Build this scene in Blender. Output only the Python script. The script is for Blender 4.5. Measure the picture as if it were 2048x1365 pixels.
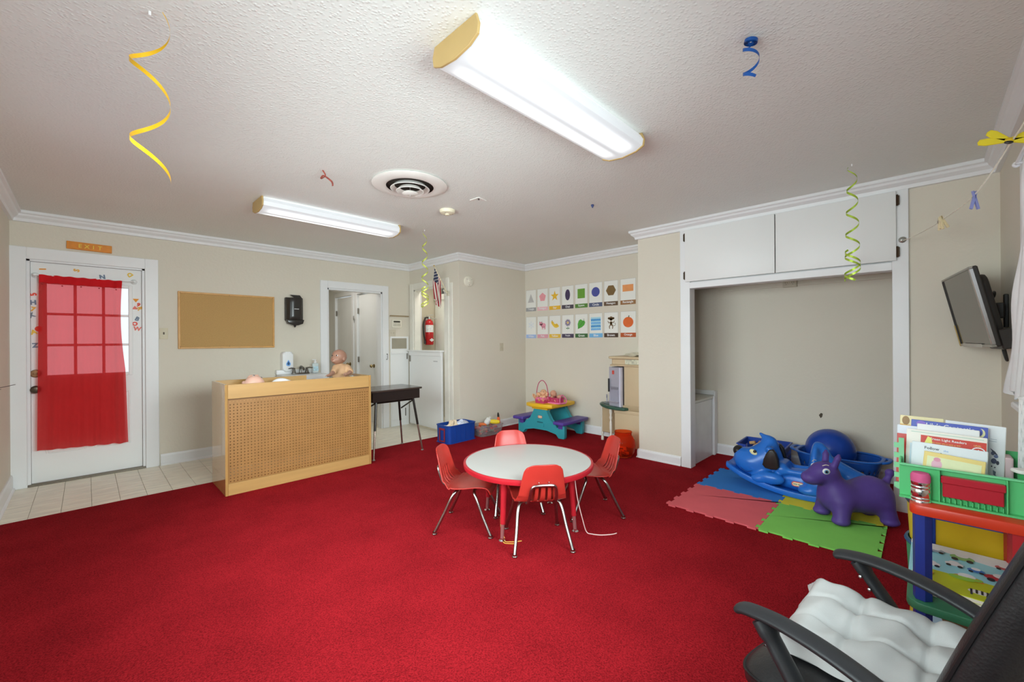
import bpy, bmesh, math, random
import numpy as np
from mathutils import Matrix, Vector, Euler
random.seed(7)
for o in list(bpy.data.objects): bpy.data.objects.remove(o)
SC = bpy.context.scene
COL = SC.collection
PI = math.pi
R = math.radians

# ---------------------------------------------------------------- camera, world, light, exposure
CAM_H = 1.275
cam = bpy.data.cameras.new('camera'); camo = bpy.data.objects.new('camera', cam); COL.objects.link(camo)
yaw, roll = R(44.609), R(0.3787)
fw = Vector((math.cos(yaw), math.sin(yaw), 0)); rt = Vector((math.sin(yaw), -math.cos(yaw), 0)); up = Vector((0, 0, 1))
c_, s_ = math.cos(roll), math.sin(roll)
cr, cu = rt*c_ - up*s_, rt*s_ + up*c_
camo.matrix_world = Matrix(((cr.x, cu.x, -fw.x, 0), (cr.y, cu.y, -fw.y, 0), (cr.z, cu.z, -fw.z, CAM_H), (0, 0, 0, 1)))
cam.sensor_width = 36; cam.lens = 838.28/2048*36
cam.shift_y = -(682.5-681.2)/2048
cam.clip_start = 0.02
SC.camera = camo

SC.view_settings.view_transform = 'Standard'
SC.view_settings.look = 'None'
SC.view_settings.gamma = 1
SC.view_settings.use_curve_mapping = False
SC.view_settings.exposure = 0.36

world = bpy.data.worlds.new('sky'); SC.world = world; world.use_nodes = True
wn = world.node_tree.nodes; wl = world.node_tree.links
wb = wn['Background']; wb.inputs[0].default_value = (0.80, 0.90, 1.0, 1); wb.inputs[1].default_value = 1.05

def area(name, loc, direction, sx, sy, power, col=(1, 1, 1), spread=180):
    l = bpy.data.lights.new(name, 'AREA'); l.shape = 'RECTANGLE'; l.size = sx; l.size_y = sy
    l.energy = power; l.color = col; l.spread = R(spread)
    o = bpy.data.objects.new(name, l); COL.objects.link(o); o.location = loc
    o.rotation_euler = Vector(direction).to_track_quat('-Z', 'Y').to_euler()
    return o
# added fill lights in made-up windows of the left and right wall, unseen
area('added_fill_left', (-0.40, 2.40, 1.48), (1, 0.10, -0.26), 1.95, 1.08, 25, (0.86, 1.0, 1.02), 112)
area('added_fill_near', (-0.40, 0.60, 1.50), (1, 0.35, -0.26), 0.95, 1.08, 21, (0.86, 1.0, 1.02), 135)
area('added_fill_right', (1.25, -0.285, 1.60), (-0.14, 1, -0.24), 1.55, 0.85, 35, (0.86, 1.0, 1.02), 105)
area('hall_area_light', (2.45, 6.4, 2.42), (0, 0, -1), 0.5, 0.5, 5, (1.0, 0.98, 0.95))  # unseen area light under the hall ceiling
area('closet_area_light', (3.85, 5.2, 2.42), (0, 0, -1), 0.35, 0.35, 5.5, (1.0, 0.97, 0.9))  # unseen area light under the closet ceiling

# ---------------------------------------------------------------- materials
def lin(h):
    h = h.lstrip('#'); v = [int(h[i:i+2], 16)/255 for i in (0, 2, 4)]
    return [x/12.92 if x <= .04045 else ((x+.055)/1.055)**2.4 for x in v]
def A(h, k=.72): return [min(.9, x/k) for x in lin(h)]
MATS = {}
def mat(name, h, rough=.5, metal=0, spec=.5, noise=None, bump=None, k=.72, trans=0, alpha=1, coat=0, sheen=0, ior=1.45, vor=None):
    """procedural principled material: noise=(scale, amount) varies the colour, bump=(scale, strength, distance)"""
    if name in MATS: return MATS[name]
    m = bpy.data.materials.new(name); m.use_nodes = True; MATS[name] = m
    nt = m.node_tree; N = nt.nodes; L = nt.links; b = N['Principled BSDF']
    c = A(h, k)
    b.inputs['Base Color'].default_value = (*c, 1); b.inputs['Roughness'].default_value = rough
    b.inputs['Metallic'].default_value = metal; b.inputs['Specular IOR Level'].default_value = spec
    b.inputs['Transmission Weight'].default_value = trans; b.inputs['Alpha'].default_value = alpha
    b.inputs['Coat Weight'].default_value = coat; b.inputs['IOR'].default_value = ior
    if sheen: b.inputs['Sheen Weight'].default_value = sheen
    tc = N.new('ShaderNodeTexCoord')
    if noise is None: noise = (6, .06)
    n = N.new('ShaderNodeTexNoise'); n.inputs['Scale'].default_value = noise[0]; n.inputs['Detail'].default_value = 4
    L.new(tc.outputs['Object'], n.inputs['Vector'])
    r = N.new('ShaderNodeMapRange'); r.inputs[1].default_value = .25; r.inputs[2].default_value = .75
    r.inputs[3].default_value = 1-noise[1]; r.inputs[4].default_value = 1+noise[1]
    L.new(n.outputs['Fac'], r.inputs[0])
    mx = N.new('ShaderNodeMix'); mx.data_type = 'RGBA'; mx.blend_type = 'MULTIPLY'; mx.inputs[0].default_value = 1
    mx.inputs[6].default_value = (*c, 1); L.new(r.outputs[0], mx.inputs[7]); L.new(mx.outputs[2], b.inputs['Base Color'])
    if bump:
        bn = N.new('ShaderNodeTexNoise'); bn.inputs['Scale'].default_value = bump[0]; bn.inputs['Detail'].default_value = 3
        L.new(tc.outputs['Object'], bn.inputs['Vector'])
        bp = N.new('ShaderNodeBump'); bp.inputs['Strength'].default_value = bump[1]; bp.inputs['Distance'].default_value = bump[2]
        L.new(bn.outputs['Fac'], bp.inputs['Height']); L.new(bp.outputs[0], b.inputs['Normal'])
    return m
def glass(name, h, rough=.05, k=1.0, trans=1.0, ior=1.1):
    return mat(name, h, rough, 0, .5, (3, .02), None, k, trans, 1, 0, 0, ior)

# ---------------------------------------------------------------- mesh builder
def T(x=0, y=0, z=0): return Matrix.Translation((x, y, z))
def RX(a): return Matrix.Rotation(R(a), 4, 'X')
def RY(a): return Matrix.Rotation(R(a), 4, 'Y')
def RZ(a): return Matrix.Rotation(R(a), 4, 'Z')
def S(x, y=None, z=None):
    y = x if y is None else y; z = x if z is None else z
    return Matrix.Diagonal((x, y, z, 1))
def frame(face, loc):
    """matrix whose x is the viewer's right, y is up and z points out of a wall that faces '-y', '-x' or '+y'"""
    m = {'-y': ((1, 0, 0), (0, 0, -1), (0, 1, 0)), '-x': ((0, 0, -1), (-1, 0, 0), (0, 1, 0)), '+y': ((-1, 0, 0), (0, 0, 1), (0, 1, 0)),
         '+x': ((0, 0, 1), (1, 0, 0), (0, 1, 0)), '-z': ((1, 0, 0), (0, -1, 0), (0, 0, -1))}[face]
    return Matrix.Translation(loc) @ Matrix(m).to_4x4()
def wm(o): return (wm(o.parent) if o.parent else Matrix()) @ o.matrix_basis
class MB:
    def __init__(s): s.bm = bmesh.new(); s.mi = 0; s.M = Matrix()
    def _v(s, p): return s.bm.verts.new(s.M @ Vector(p))
    def _f(s, vs):
        try:
            f = s.bm.faces.new(vs); f.material_index = s.mi; return f
        except ValueError: return None
    def box(s, x0, x1, y0, y1, z0, z1, bev=0, seg=2, M=None):
        old = s.M
        if M is not None: s.M = s.M @ M
        v = [s._v((x, y, z)) for x in (x0, x1) for y in (y0, y1) for z in (z0, z1)]
        fs = [s._f([v[i] for i in q]) for q in ((0, 1, 3, 2), (4, 6, 7, 5), (0, 4, 5, 1), (2, 3, 7, 6), (0, 2, 6, 4), (1, 5, 7, 3))]
        if bev:
            es = list({e for f in fs for e in f.edges})
            r = bmesh.ops.bevel(s.bm, geom=es, offset=bev, segments=seg, affect='EDGES', profile=.5)
            for f in r['faces']: f.material_index = s.mi
        s.M = old; return s
    def prism(s, poly, z0, z1, M=None, bev=0, seg=2):
        old = s.M
        if M is not None: s.M = s.M @ M
        a = [s._v((x, y, z0)) for x, y in poly]; b = [s._v((x, y, z1)) for x, y in poly]
        n = len(poly); fs = [s._f(a[::-1]), s._f(b)]
        for i in range(n): fs.append(s._f([a[i], a[(i+1) % n], b[(i+1) % n], b[i]]))
        if bev:
            es = [e for f in (fs[0], fs[1]) for e in f.edges]
            bmesh.ops.bevel(s.bm, geom=list(set(es)), offset=bev, segments=seg, affect='EDGES', profile=.5)
        s.M = old; return s
    def tube(s, pts, r, n=8, closed=False, flat=None, caps=True):
        """sweep along pts; r a number or a list; flat=(a,b) makes the section a*r by b*r"""
        P = [Vector(p) for p in pts]; m = len(P)
        rs = r if isinstance(r, (list, tuple)) else [r]*m
        tang = []
        for i in range(m):
            if closed: t = P[(i+1) % m]-P[i-1]
            else: t = P[min(i+1, m-1)]-P[max(i-1, 0)]
            tang.append(t.normalized() if t.length > 1e-9 else Vector((0, 0, 1)))
        ref = Vector((0, 0, 1)) if abs(tang[0].z) < .9 else Vector((0, 1, 0))
        nrm = (ref-tang[0]*ref.dot(tang[0])).normalized(); rings = []
        for i in range(m):
            nrm = (nrm-tang[i]*nrm.dot(tang[i])); nrm = nrm.normalized() if nrm.length > 1e-6 else tang[i].orthogonal().normalized()
            bi = tang[i].cross(nrm); fa, fb = flat or (1, 1)
            rings.append([s._v(P[i]+rs[i]*(fa*math.cos(2*PI*k/n)*nrm+fb*math.sin(2*PI*k/n)*bi)) for k in range(n)])
        for i in range(m if closed else m-1):
            a, b = rings[i], rings[(i+1) % m]
            for k in range(n): s._f([a[k], a[(k+1) % n], b[(k+1) % n], b[k]])
        if caps and not closed: s._f(rings[0][::-1]); s._f(rings[-1])
        return s
    def lathe(s, prof, n=24, M=None, a0=0, a1=2*PI):
        old = s.M
        if M is not None: s.M = s.M @ M
        full = abs(a1-a0-2*PI) < 1e-6; rings = []
        cnt = n if full else n+1
        for r, z in prof:
            if r < 1e-6: rings.append([s._v((0, 0, z))])
            else: rings.append([s._v((r*math.cos(a0+(a1-a0)*k/n), r*math.sin(a0+(a1-a0)*k/n), z)) for k in range(cnt)])
        for a, b in zip(rings, rings[1:]):
            for k in range(n):
                k2 = (k+1) % cnt
                if len(a) == 1 and len(b) == 1: continue
                if len(a) == 1: s._f([a[0], b[k2], b[k]])
                elif len(b) == 1: s._f([a[k], a[k2], b[0]])
                else: s._f([a[k], a[k2], b[k2], b[k]])
        s.M = old; return s
    def ell(s, c, r, M=None, n=16, m=10):
        if not isinstance(r, (tuple, list)): r = (r, r, r)
        MM = T(*c) @ (M if M is not None else Matrix()) @ S(*r)
        return s.lathe([(math.sin(PI*i/m), -math.cos(PI*i/m)) for i in range(m+1)], n, MM)
    def cyl(s, p, q, r, n=16): return s.tube([p, q], r, n)
    def strip(s, left, right):
        a = [s._v(p) for p in left]; b = [s._v(p) for p in right]
        for i in range(len(a)-1): s._f([a[i], a[i+1], b[i+1], b[i]])
        return s
    def grid(s, fn, nu, nv, skip=None):
        V = [[s._v(fn(i/nu, j/nv)) for j in range(nv+1)] for i in range(nu+1)]
        for i in range(nu):
            for j in range(nv):
                if skip and skip(i, j): continue
                s._f([V[i][j], V[i+1][j], V[i+1][j+1], V[i][j+1]])
        return s
    def mesh(s, me, M=None):
        M = s.M @ (M if M is not None else Matrix())
        vs = [s.bm.verts.new(M @ v.co) for v in me.vertices]
        for p in me.polygons: s._f([vs[i] for i in p.vertices])
        return s
    def nets(s, vf, M=None):
        M = s.M @ (M if M is not None else Matrix())
        vs = [s.bm.verts.new(M @ Vector(v)) for v in vf[0]]
        for q in vf[1]: s._f([vs[i] for i in q])
        return s
    def build(s, name, m, parent=None, smooth=35, world=False, fix=True):
        if fix: bmesh.ops.recalc_face_normals(s.bm, faces=s.bm.faces[:])
        if world and parent: s.bm.transform(wm(parent).inverted())
        if smooth:
            lim = R(smooth)
            for f in s.bm.faces: f.smooth = True
            for e in s.bm.edges:
                if len(e.link_faces) == 2 and e.calc_face_angle(0) > lim: e.smooth = False
        me = bpy.data.meshes.new(name); s.bm.to_mesh(me); s.bm.free()
        for x in (m if isinstance(m, (list, tuple)) else [m]): me.materials.append(x)
        o = bpy.data.objects.new(name, me); COL.objects.link(o)
        if parent: o.parent = parent
        return o
def tag(o, label=None, cat=None, group=None, kind=None):
    if label: o['label'] = label
    if cat: o['category'] = cat
    if group: o['group'] = group
    if kind: o['kind'] = kind
    return o
def thing(name, label, cat, loc=(0, 0, 0), rz=0, group=None, M=None):
    o = bpy.data.objects.new(name, None); COL.objects.link(o); o.empty_display_size = .05
    o.matrix_basis = M if M is not None else T(*loc) @ RZ(rz)
    return tag(o, label, cat, group)
def struct(name, mb, m, parent=None, smooth=35, label=None):
    o = mb.build(name, m, parent, smooth)
    if not parent: o['kind'] = 'structure'
    if label: o['label'] = label
    return o
def sroot(name):
    o = bpy.data.objects.new(name, None); COL.objects.link(o); o['kind'] = 'structure'; return o
def dup(root, M, label=None):
    def cp(o, par):
        c = o.copy(); COL.objects.link(c)
        if par: c.parent = par
        for ch in [x for x in o.children]: cp(ch, c)
        return c
    r = cp(root, None); r.matrix_basis = M
    if label: r['label'] = label
    return r
def smooth_path(pts, n=6, closed=False):
    """Catmull-Rom through pts"""
    P = [Vector(p) for p in pts]; out = []; m = len(P)
    for i in range(m if closed else m-1):
        if closed: a, b, c, d = P[i-1], P[i], P[(i+1) % m], P[(i+2) % m]
        else: a, b, c, d = P[max(i-1, 0)], P[i], P[i+1], P[min(i+2, m-1)]
        for k in range(n):
            t = k/n
            out.append(.5*((2*b)+(c-a)*t+(2*a-5*b+4*c-d)*t*t+(3*b-a-3*c+d)*t**3))
    if not closed: out.append(P[-1])
    return out
def rrect(w, h, r, n=4, cx=0, cy=0):
    out = []
    for sx, sy, a in ((1, 1, 0), (-1, 1, 90), (-1, -1, 180), (1, -1, 270)):
        for k in range(n+1):
            t = R(a+90*k/n); out.append((cx+sx*(w/2-r)+r*math.cos(t), cy+sy*(h/2-r)+r*math.sin(t)))
    return out
def ngon(n, r, a0=90, cx=0, cy=0, ry=None):
    ry = r if ry is None else ry
    return [(cx+r*math.cos(R(a0+360*k/n)), cy+ry*math.sin(R(a0+360*k/n))) for k in range(n)]
# lettering: the built-in font as a thin mesh, centred, of unit cap height
TXT = {}
def text(st, width=None, bold=0):
    key = (st, bold)
    if key not in TXT:
        cu = bpy.data.curves.new('lettering', 'FONT'); cu.body = st; cu.size = 1; cu.resolution_u = 2
        cu.align_x = 'CENTER'; cu.align_y = 'CENTER'; cu.offset = bold; cu.extrude = .01
        o = bpy.data.objects.new('lettering', cu); COL.objects.link(o)
        bpy.context.view_layer.update()
        me = bpy.data.meshes.new_from_object(o.evaluated_get(bpy.context.evaluated_depsgraph_get()))
        bpy.data.objects.remove(o); bpy.data.curves.remove(cu)
        xs = [v.co.x for v in me.vertices] or [0]; ys = [v.co.y for v in me.vertices] or [0]
        cx, cy = (max(xs)+min(xs))/2, (max(ys)+min(ys))/2
        me.transform(T(-cx, -cy, 0)); TXT[key] = (me, max(xs)-min(xs), max(ys)-min(ys))
    return TXT[key]
def put_text(mb, st, cx, cy, z, w=None, h=None, rot=0, bold=0.01, depth=.0006):
    me, tw, th = text(st, bold=bold)
    k = min(w/tw if w else 1e9, h/th if h else 1e9)
    mb.mesh(me, T(cx, cy, z) @ RZ(rot) @ S(k, k, depth/.02))
for st in ('EXIT',): text(st)
# smooth solids: signed distance field polygonised by surface nets
def nets(f, lo, hi, res):
    lo = np.array(lo, float); hi = np.array(hi, float); n = np.maximum(4, np.ceil((hi-lo)/res).astype(int)+1)
    ax = [lo[i]+res*np.arange(n[i]) for i in range(3)]
    G = np.stack(np.meshgrid(*ax, indexing='ij'), -1); V = f(G)
    cs = [(i, j, k) for i in (0, 1) for j in (0, 1) for k in (0, 1)]
    m = n-1
    def cor(a, c): return a[c[0]:c[0]+m[0], c[1]:c[1]+m[1], c[2]:c[2]+m[2]]
    acc = np.zeros((*m, 3)); cnt = np.zeros(m)
    for a in cs:
        for d in range(3):
            if a[d] == 0:
                b = list(a); b[d] = 1; b = tuple(b)
                va, vb = cor(V, a), cor(V, b); x = (va < 0) != (vb < 0)
                t = np.where(x, va/np.where(x, va-vb, 1), 0)
                p = np.array(a, float)+np.zeros((*m, 3)); p[..., d] += t
                acc += np.where(x[..., None], p, 0); cnt += x
    act = cnt > 0; idx = -np.ones(m, int); idx[act] = np.arange(act.sum())
    base = np.stack(np.meshgrid(*[np.arange(k) for k in m], indexing='ij'), -1)
    verts = lo+res*(base[act]+acc[act]/cnt[act][:, None]); faces = []
    for d in range(3):
        u, w = [(1, 2), (2, 0), (0, 1)][d]
        sl = [slice(0, m[i]) for i in range(3)]; sl[u] = slice(1, m[u]); sl[w] = slice(1, m[w])
        A_ = V[tuple(sl)]; sb = list(sl); sb[d] = slice(1, m[d]+1); B_ = V[tuple(sb)]
        X = np.argwhere((A_ < 0) != (B_ < 0))
        off = np.zeros(3, int); off[u] = 1; off[w] = 1
        X = X+off
        for q in X:
            q0 = q.copy(); q1 = q.copy(); q1[u] -= 1; q2 = q1.copy(); q2[w] -= 1; q3 = q.copy(); q3[w] -= 1
            ids = [idx[tuple(z)] for z in (q0, q1, q2, q3)]
            if min(ids) >= 0: faces.append(ids)
    return verts.tolist(), faces
def sd_ell(P, c, r, M=None):
    p = P-np.array(c)
    if M is not None: p = p @ np.array(M.to_3x3())
    r = np.array(r); k0 = np.linalg.norm(p/r, axis=-1); k1 = np.linalg.norm(p/(r*r), axis=-1)+1e-9
    return k0*(k0-1)/k1
def sd_cap(P, a, b, ra, rb):
    a = np.array(a, float); b = np.array(b, float); d = b-a
    t = np.clip(((P-a) @ d)/(d @ d), 0, 1)
    return np.linalg.norm(P-a-t[..., None]*d, axis=-1)-(ra+(rb-ra)*t)
def smin(a, b, k):
    h = np.clip(.5+.5*(b-a)/k, 0, 1)
    return b*(1-h)+a*h-k*h*(1-h)
def blend(*ds, k=.02):
    r = ds[0]
    for d in ds[1:]: r = smin(r, d, k)
    return r
# ---------------------------------------------------------------- the room
XL, XH, YB, XC, XB, YBX, YR, XA, YE, HC = -.47, 3.50, 4.44, 4.80, 4.17, 2.20, -.35, 4.92, 5.66, 2.44

def wall_mat(name, h, k=.72):
    return mat(name, h, .75, 0, .3, (1.2, .025), (38, .35, .004), k)
M_WALL = wall_mat('wall_paint', '#c3bcae')
M_TRIM = mat('trim_paint', '#cfcfcf', .38, 0, .5, (3, .015))
M_DOORW = mat('door_paint', '#d0d0ce', .4, 0, .5, (2, .015))
# popcorn ceiling
def ceiling_mat():
    m = mat('ceiling_texture', '#cdcfca', .5, 0, .5, (1.0, .03)); nt = m.node_tree; N = nt.nodes; L = nt.links
    tc = N.new('ShaderNodeTexCoord')
    v = N.new('ShaderNodeTexVoronoi'); v.inputs['Scale'].default_value = 75; v.inputs['Randomness'].default_value = 1
    n = N.new('ShaderNodeTexNoise'); n.inputs['Scale'].default_value = 46; n.inputs['Detail'].default_value = 4
    L.new(tc.outputs['Object'], v.inputs['Vector']); L.new(tc.outputs['Object'], n.inputs['Vector'])
    r = N.new('ShaderNodeMapRange'); r.inputs[1].default_value = .0; r.inputs[2].default_value = .55; r.inputs[3].default_value = 1; r.inputs[4].default_value = 0
    L.new(v.outputs['Distance'], r.inputs[0])
    mu = N.new('ShaderNodeMath'); mu.operation = 'MULTIPLY'; L.new(r.outputs[0], mu.inputs[0]); L.new(n.outputs['Fac'], mu.inputs[1])
    bp = N.new('ShaderNodeBump'); bp.inputs['Strength'].default_value = .45; bp.inputs['Distance'].default_value = .007
    L.new(mu.outputs[0], bp.inputs['Height']); L.new(bp.outputs[0], N['Principled BSDF'].inputs['Normal'])
    return m
M_CEIL = ceiling_mat()
def carpet_mat():
    m = mat('red_carpet', '#8c1920', .95, 0, .04, (3.2, .15), None, .66); nt = m.node_tree; N = nt.nodes; L = nt.links
    b = N['Principled BSDF']; src = b.inputs['Base Color'].links[0].from_socket
    tc = N.new('ShaderNodeTexCoord')
    n = N.new('ShaderNodeTexNoise'); n.inputs['Scale'].default_value = 150; n.inputs['Detail'].default_value = 3; n.inputs['Roughness'].default_value = .7
    L.new(tc.outputs['Object'], n.inputs['Vector'])
    r = N.new('ShaderNodeMapRange'); r.inputs[1].default_value = .34; r.inputs[2].default_value = .62; r.inputs[3].default_value = .5; r.inputs[4].default_value = 1.16
    L.new(n.outputs['Fac'], r.inputs[0])
    mx = N.new('ShaderNodeMix'); mx.data_type = 'RGBA'; mx.blend_type = 'MULTIPLY'; mx.inputs[0].default_value = 1
    L.new(src, mx.inputs[6]); L.new(r.outputs[0], mx.inputs[7]); L.new(mx.outputs[2], b.inputs['Base Color'])
    bp = N.new('ShaderNodeBump'); bp.inputs['Strength'].default_value = .9; bp.inputs['Distance'].default_value = .012
    L.new(n.outputs['Fac'], bp.inputs['Height']); L.new(bp.outputs[0], b.inputs['Normal'])
    return m
def vinyl_mat():
    m = mat('vinyl_tile', '#d2ccbc', .38, 0, .5, (3, .03)); nt = m.node_tree; N = nt.nodes; L = nt.links
    b = N['Principled BSDF']; src = b.inputs['Base Color'].links[0].from_socket
    g = N.new('ShaderNodeNewGeometry'); mp = N.new('ShaderNodeMapping'); mp.inputs['Scale'].default_value = (5, 26, 5); mp.inputs['Rotation'].default_value = (0, 0, .2)
    n = N.new('ShaderNodeTexNoise'); n.inputs['Scale'].default_value = 1; n.inputs['Detail'].default_value = 5
    L.new(g.outputs['Position'], mp.inputs[0]); L.new(mp.outputs[0], n.inputs['Vector'])
    r = N.new('ShaderNodeMapRange'); r.inputs[1].default_value = .35; r.inputs[2].default_value = .65; r.inputs[3].default_value = .86; r.inputs[4].default_value = 1.04
    L.new(n.outputs['Fac'], r.inputs[0])
    mx = N.new('ShaderNodeMix'); mx.data_type = 'RGBA'; mx.blend_type = 'MULTIPLY'; mx.inputs[0].default_value = 1
    L.new(src, mx.inputs[6]); L.new(r.outputs[0], mx.inputs[7]); L.new(mx.outputs[2], b.inputs['Base Color'])
    return m
M_VINYL = vinyl_mat()

# floor: slab, carpet, vinyl tiles one by one
fl = struct('floor', MB().box(XL-.15, 5.4, YR-.2, 8.2, -.12, -.006), mat('tile_grout', '#a9a294', .7))
carpet = MB()
carpet.prism([(XL-.03, YR-.03), (XB+.9, YR-.03), (XB+.9, YBX+.0), (XC+.06, YBX), (XC+.06, YB+.05), (XH+.03, YB+.05), (XH+.03, 4.61), (XL-.03, 4.61)], -.006, .008, bev=.003)
carpet = carpet.build('carpet', carpet_mat(), fl)
carpet['label'] = 'red cut pile carpet'
p = .165; tile0 = None
tm = MB().box(.0012, p-.0012, .0012, p-.0012, -.006, 0, .0007, 1)
nx0, nx1 = -3, 22
for ix in range(nx0, nx1):
    for iy in range(0, 7):
        x = ix*p+.02; y = 4.618+iy*p
        if x < XL-.13 or x > XH+.1: continue
        if tile0 is None: o = tile0 = tm.build('tile', M_VINYL, fl)
        else: o = tile0.copy(); COL.objects.link(o)
        o.location = (x, y, 0)
struct('floor_hall', MB().box(1.9, 3.2, 5.772, 8.1, -.01, 0), M_VINYL)
struct('floor_closet', MB().box(XH+.1, 4.9, 4.5, 6.8, -.01, 0), M_VINYL)

def holed(name, M, W, H, t, holes, m, u0=0, v0=0):
    """wall slab in a frame (x along, y up, z outward), front at z=0, with rectangular holes (x0,x1,y0,y1)"""
    xs = sorted({u0, W, *[h[0] for h in holes], *[h[1] for h in holes]}); ys = sorted({v0, H, *[h[2] for h in holes], *[h[3] for h in holes]})
    mb = MB(); mb.M = M; ins = lambda x, y: any(a < x < b and c < y < d for a, b, c, d in holes)
    solid = lambda i, j: 0 <= i < len(xs)-1 and 0 <= j < len(ys)-1 and not ins((xs[i]+xs[i+1])/2, (ys[j]+ys[j+1])/2)
    vc = {}
    def v(i, j, k):
        if (i, j, k) not in vc: vc[i, j, k] = mb._v((xs[i], ys[j], -t*k))
        return vc[i, j, k]
    for i in range(len(xs)-1):
        for j in range(len(ys)-1):
            if not solid(i, j): continue
            mb._f([v(i, j, 0), v(i+1, j, 0), v(i+1, j+1, 0), v(i, j+1, 0)]); mb._f([v(i, j, 1), v(i, j+1, 1), v(i+1, j+1, 1), v(i+1, j, 1)])
            for (di, dj, a, b) in ((-1, 0, (i, j), (i, j+1)), (1, 0, (i+1, j), (i+1, j+1)), (0, -1, (i, j), (i+1, j)), (0, 1, (i, j+1), (i+1, j+1))):
                if not solid(i+di, j+dj): mb._f([v(*a, 0), v(*b, 0), v(*b, 1), v(*a, 1)])
    return struct(name, mb, m)
D1 = (-.375, .415, 2.03)     # exit door opening: x0, x1, height
D2 = (2.245, 3.035, 1.99)    # inner doorway
# back wall (frame x = world x + .57)
holed('wall_back', frame('-y', (0, YE, 0)), XH+.1, HC+.05, .11, [(D1[0], D1[1], -.02, D1[2]), (D2[0], D2[1], -.02, D2[2])], M_WALL, XL-.1, -.02)
# left wall faces +x: frame x = -? use boxes around the added windows
WL = (1.4, 3.4, .92, 2.06)   # y0,y1,z0,z1 left window, added
WN = (.10, 1.10, .92, 2.06)  # near window, added out of view
mb = MB(); mb.box(XL-.1, XL, YR-.1, WN[0], -.02, HC+.05); mb.box(XL-.1, XL, WN[1], WL[0], -.02, HC+.05); mb.box(XL-.1, XL, WL[1], YE+.11, -.02, HC+.05)
for w in (WN, WL): mb.box(XL-.1, XL, w[0], w[1], -.02, w[2]); mb.box(XL-.1, XL, w[0], w[1], w[3], HC+.05)
struct('wall_left', mb, M_WALL)
WR = (.45, 2.05, 1.05, 2.05)  # right window, added out of view
WR2 = (2.15, 3.10, 1.0, 2.03)
mb = MB(); y0, y1 = YR-.1, YR
mb.box(XL-.1, WR[0], y0, y1, -.02, HC+.05); mb.box(WR[1], WR2[0], y0, y1, -.02, HC+.05); mb.box(WR2[1], 5.05, y0, y1, -.02, HC+.05)
for w in (WR, WR2): mb.box(w[0], w[1], y0, y1, -.02, w[2]); mb.box(w[0], w[1], y0, y1, w[3], HC+.05)
struct('wall_right', mb, M_WALL)
HD = (4.755, 5.545, 2.05)  # hall/dutch door opening in y
holed('wall_hall', frame('-x', (XH, 0, 0)), -(YB+.1), HC+.05, .10, [(-HD[1], -HD[0], -.02, HD[2])], M_WALL, -YE, -.02)
struct('wall_centre', MB().box(XH, XC+.1, YB, YB+.1, -.02, HC+.05), M_WALL)
struct('wall_chart', MB().box(XC, XC+.1, YBX-.1, YB, -.02, HC+.05), M_WALL)
# alcove box: side wall, front wall beside the opening, back wall
struct('wall_alcove_side', MB().box(XB+.10, XC+.12, YBX-.1, YBX, -.02, HC+.05), M_WALL)
mb = MB(); mb.box(XB, XB+.10, 1.70, YBX, -.02, HC+.05); struct('wall_alcove_left', mb, M_WALL)
mb = MB(); mb.box(XB, XB+.10, YR, .10, -.02, HC+.05); struct('wall_alcove_right', mb, M_WALL)
struct('wall_alcove_back', MB().box(XA, XA+.1, YR-.1, YBX-.1, -.02, HC+.05), M_WALL)
struct('ceiling', MB().box(XL-.1, 5.1, YR-.1, YE+.11, HC, HC+.12), M_CEIL)
# hall behind the inner doorway
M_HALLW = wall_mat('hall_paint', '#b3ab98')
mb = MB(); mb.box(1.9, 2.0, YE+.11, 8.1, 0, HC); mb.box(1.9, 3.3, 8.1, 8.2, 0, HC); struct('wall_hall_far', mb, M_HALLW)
mb = MB(); mb.box(3.12, 3.22, YE+.11, 5.98, 0, HC); mb.box(3.12, 3.22, 6.63, 6.83, 0, HC); mb.box(3.12, 3.22, 7.48, 8.2, 0, HC); mb.box(3.12, 3.22, 5.98, 6.63, 2.05, HC); mb.box(3.12, 3.22, 6.83, 7.48, 2.05, HC); struct('wall_hall_side', mb, M_DOORW)
struct('ceiling_hall', MB().box(1.9, 3.3, YE+.11, 8.2, HC, HC+.1), M_CEIL)
# closet behind the half door
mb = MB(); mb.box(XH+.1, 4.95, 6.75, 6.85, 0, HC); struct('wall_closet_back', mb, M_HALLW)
struct('wall_closet_side', MB().box(4.85, 4.95, YB+.1, 6.75, 0, HC), M_DOORW)
struct('ceiling_closet', MB().box(XH+.1, 4.95, YB+.1, 6.85, HC, HC+.1), M_CEIL)
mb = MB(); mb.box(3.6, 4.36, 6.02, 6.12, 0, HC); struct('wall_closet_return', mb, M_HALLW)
struct('trim_16', MB().box(3.605, 3.93, 5.985, 6.019, 0, 2.3, .004, 1), M_TRIM)
mb = MB(); mb.box(4.205, 4.30, YB+.1, 6.0, 0, 2.03); mb.box(4.18, 4.205, YB+.1, 6.0, 1.97, 2.06); struct('wall_closet_panel', mb, mat('closet_cream', '#d8d4c8', .5))

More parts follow.
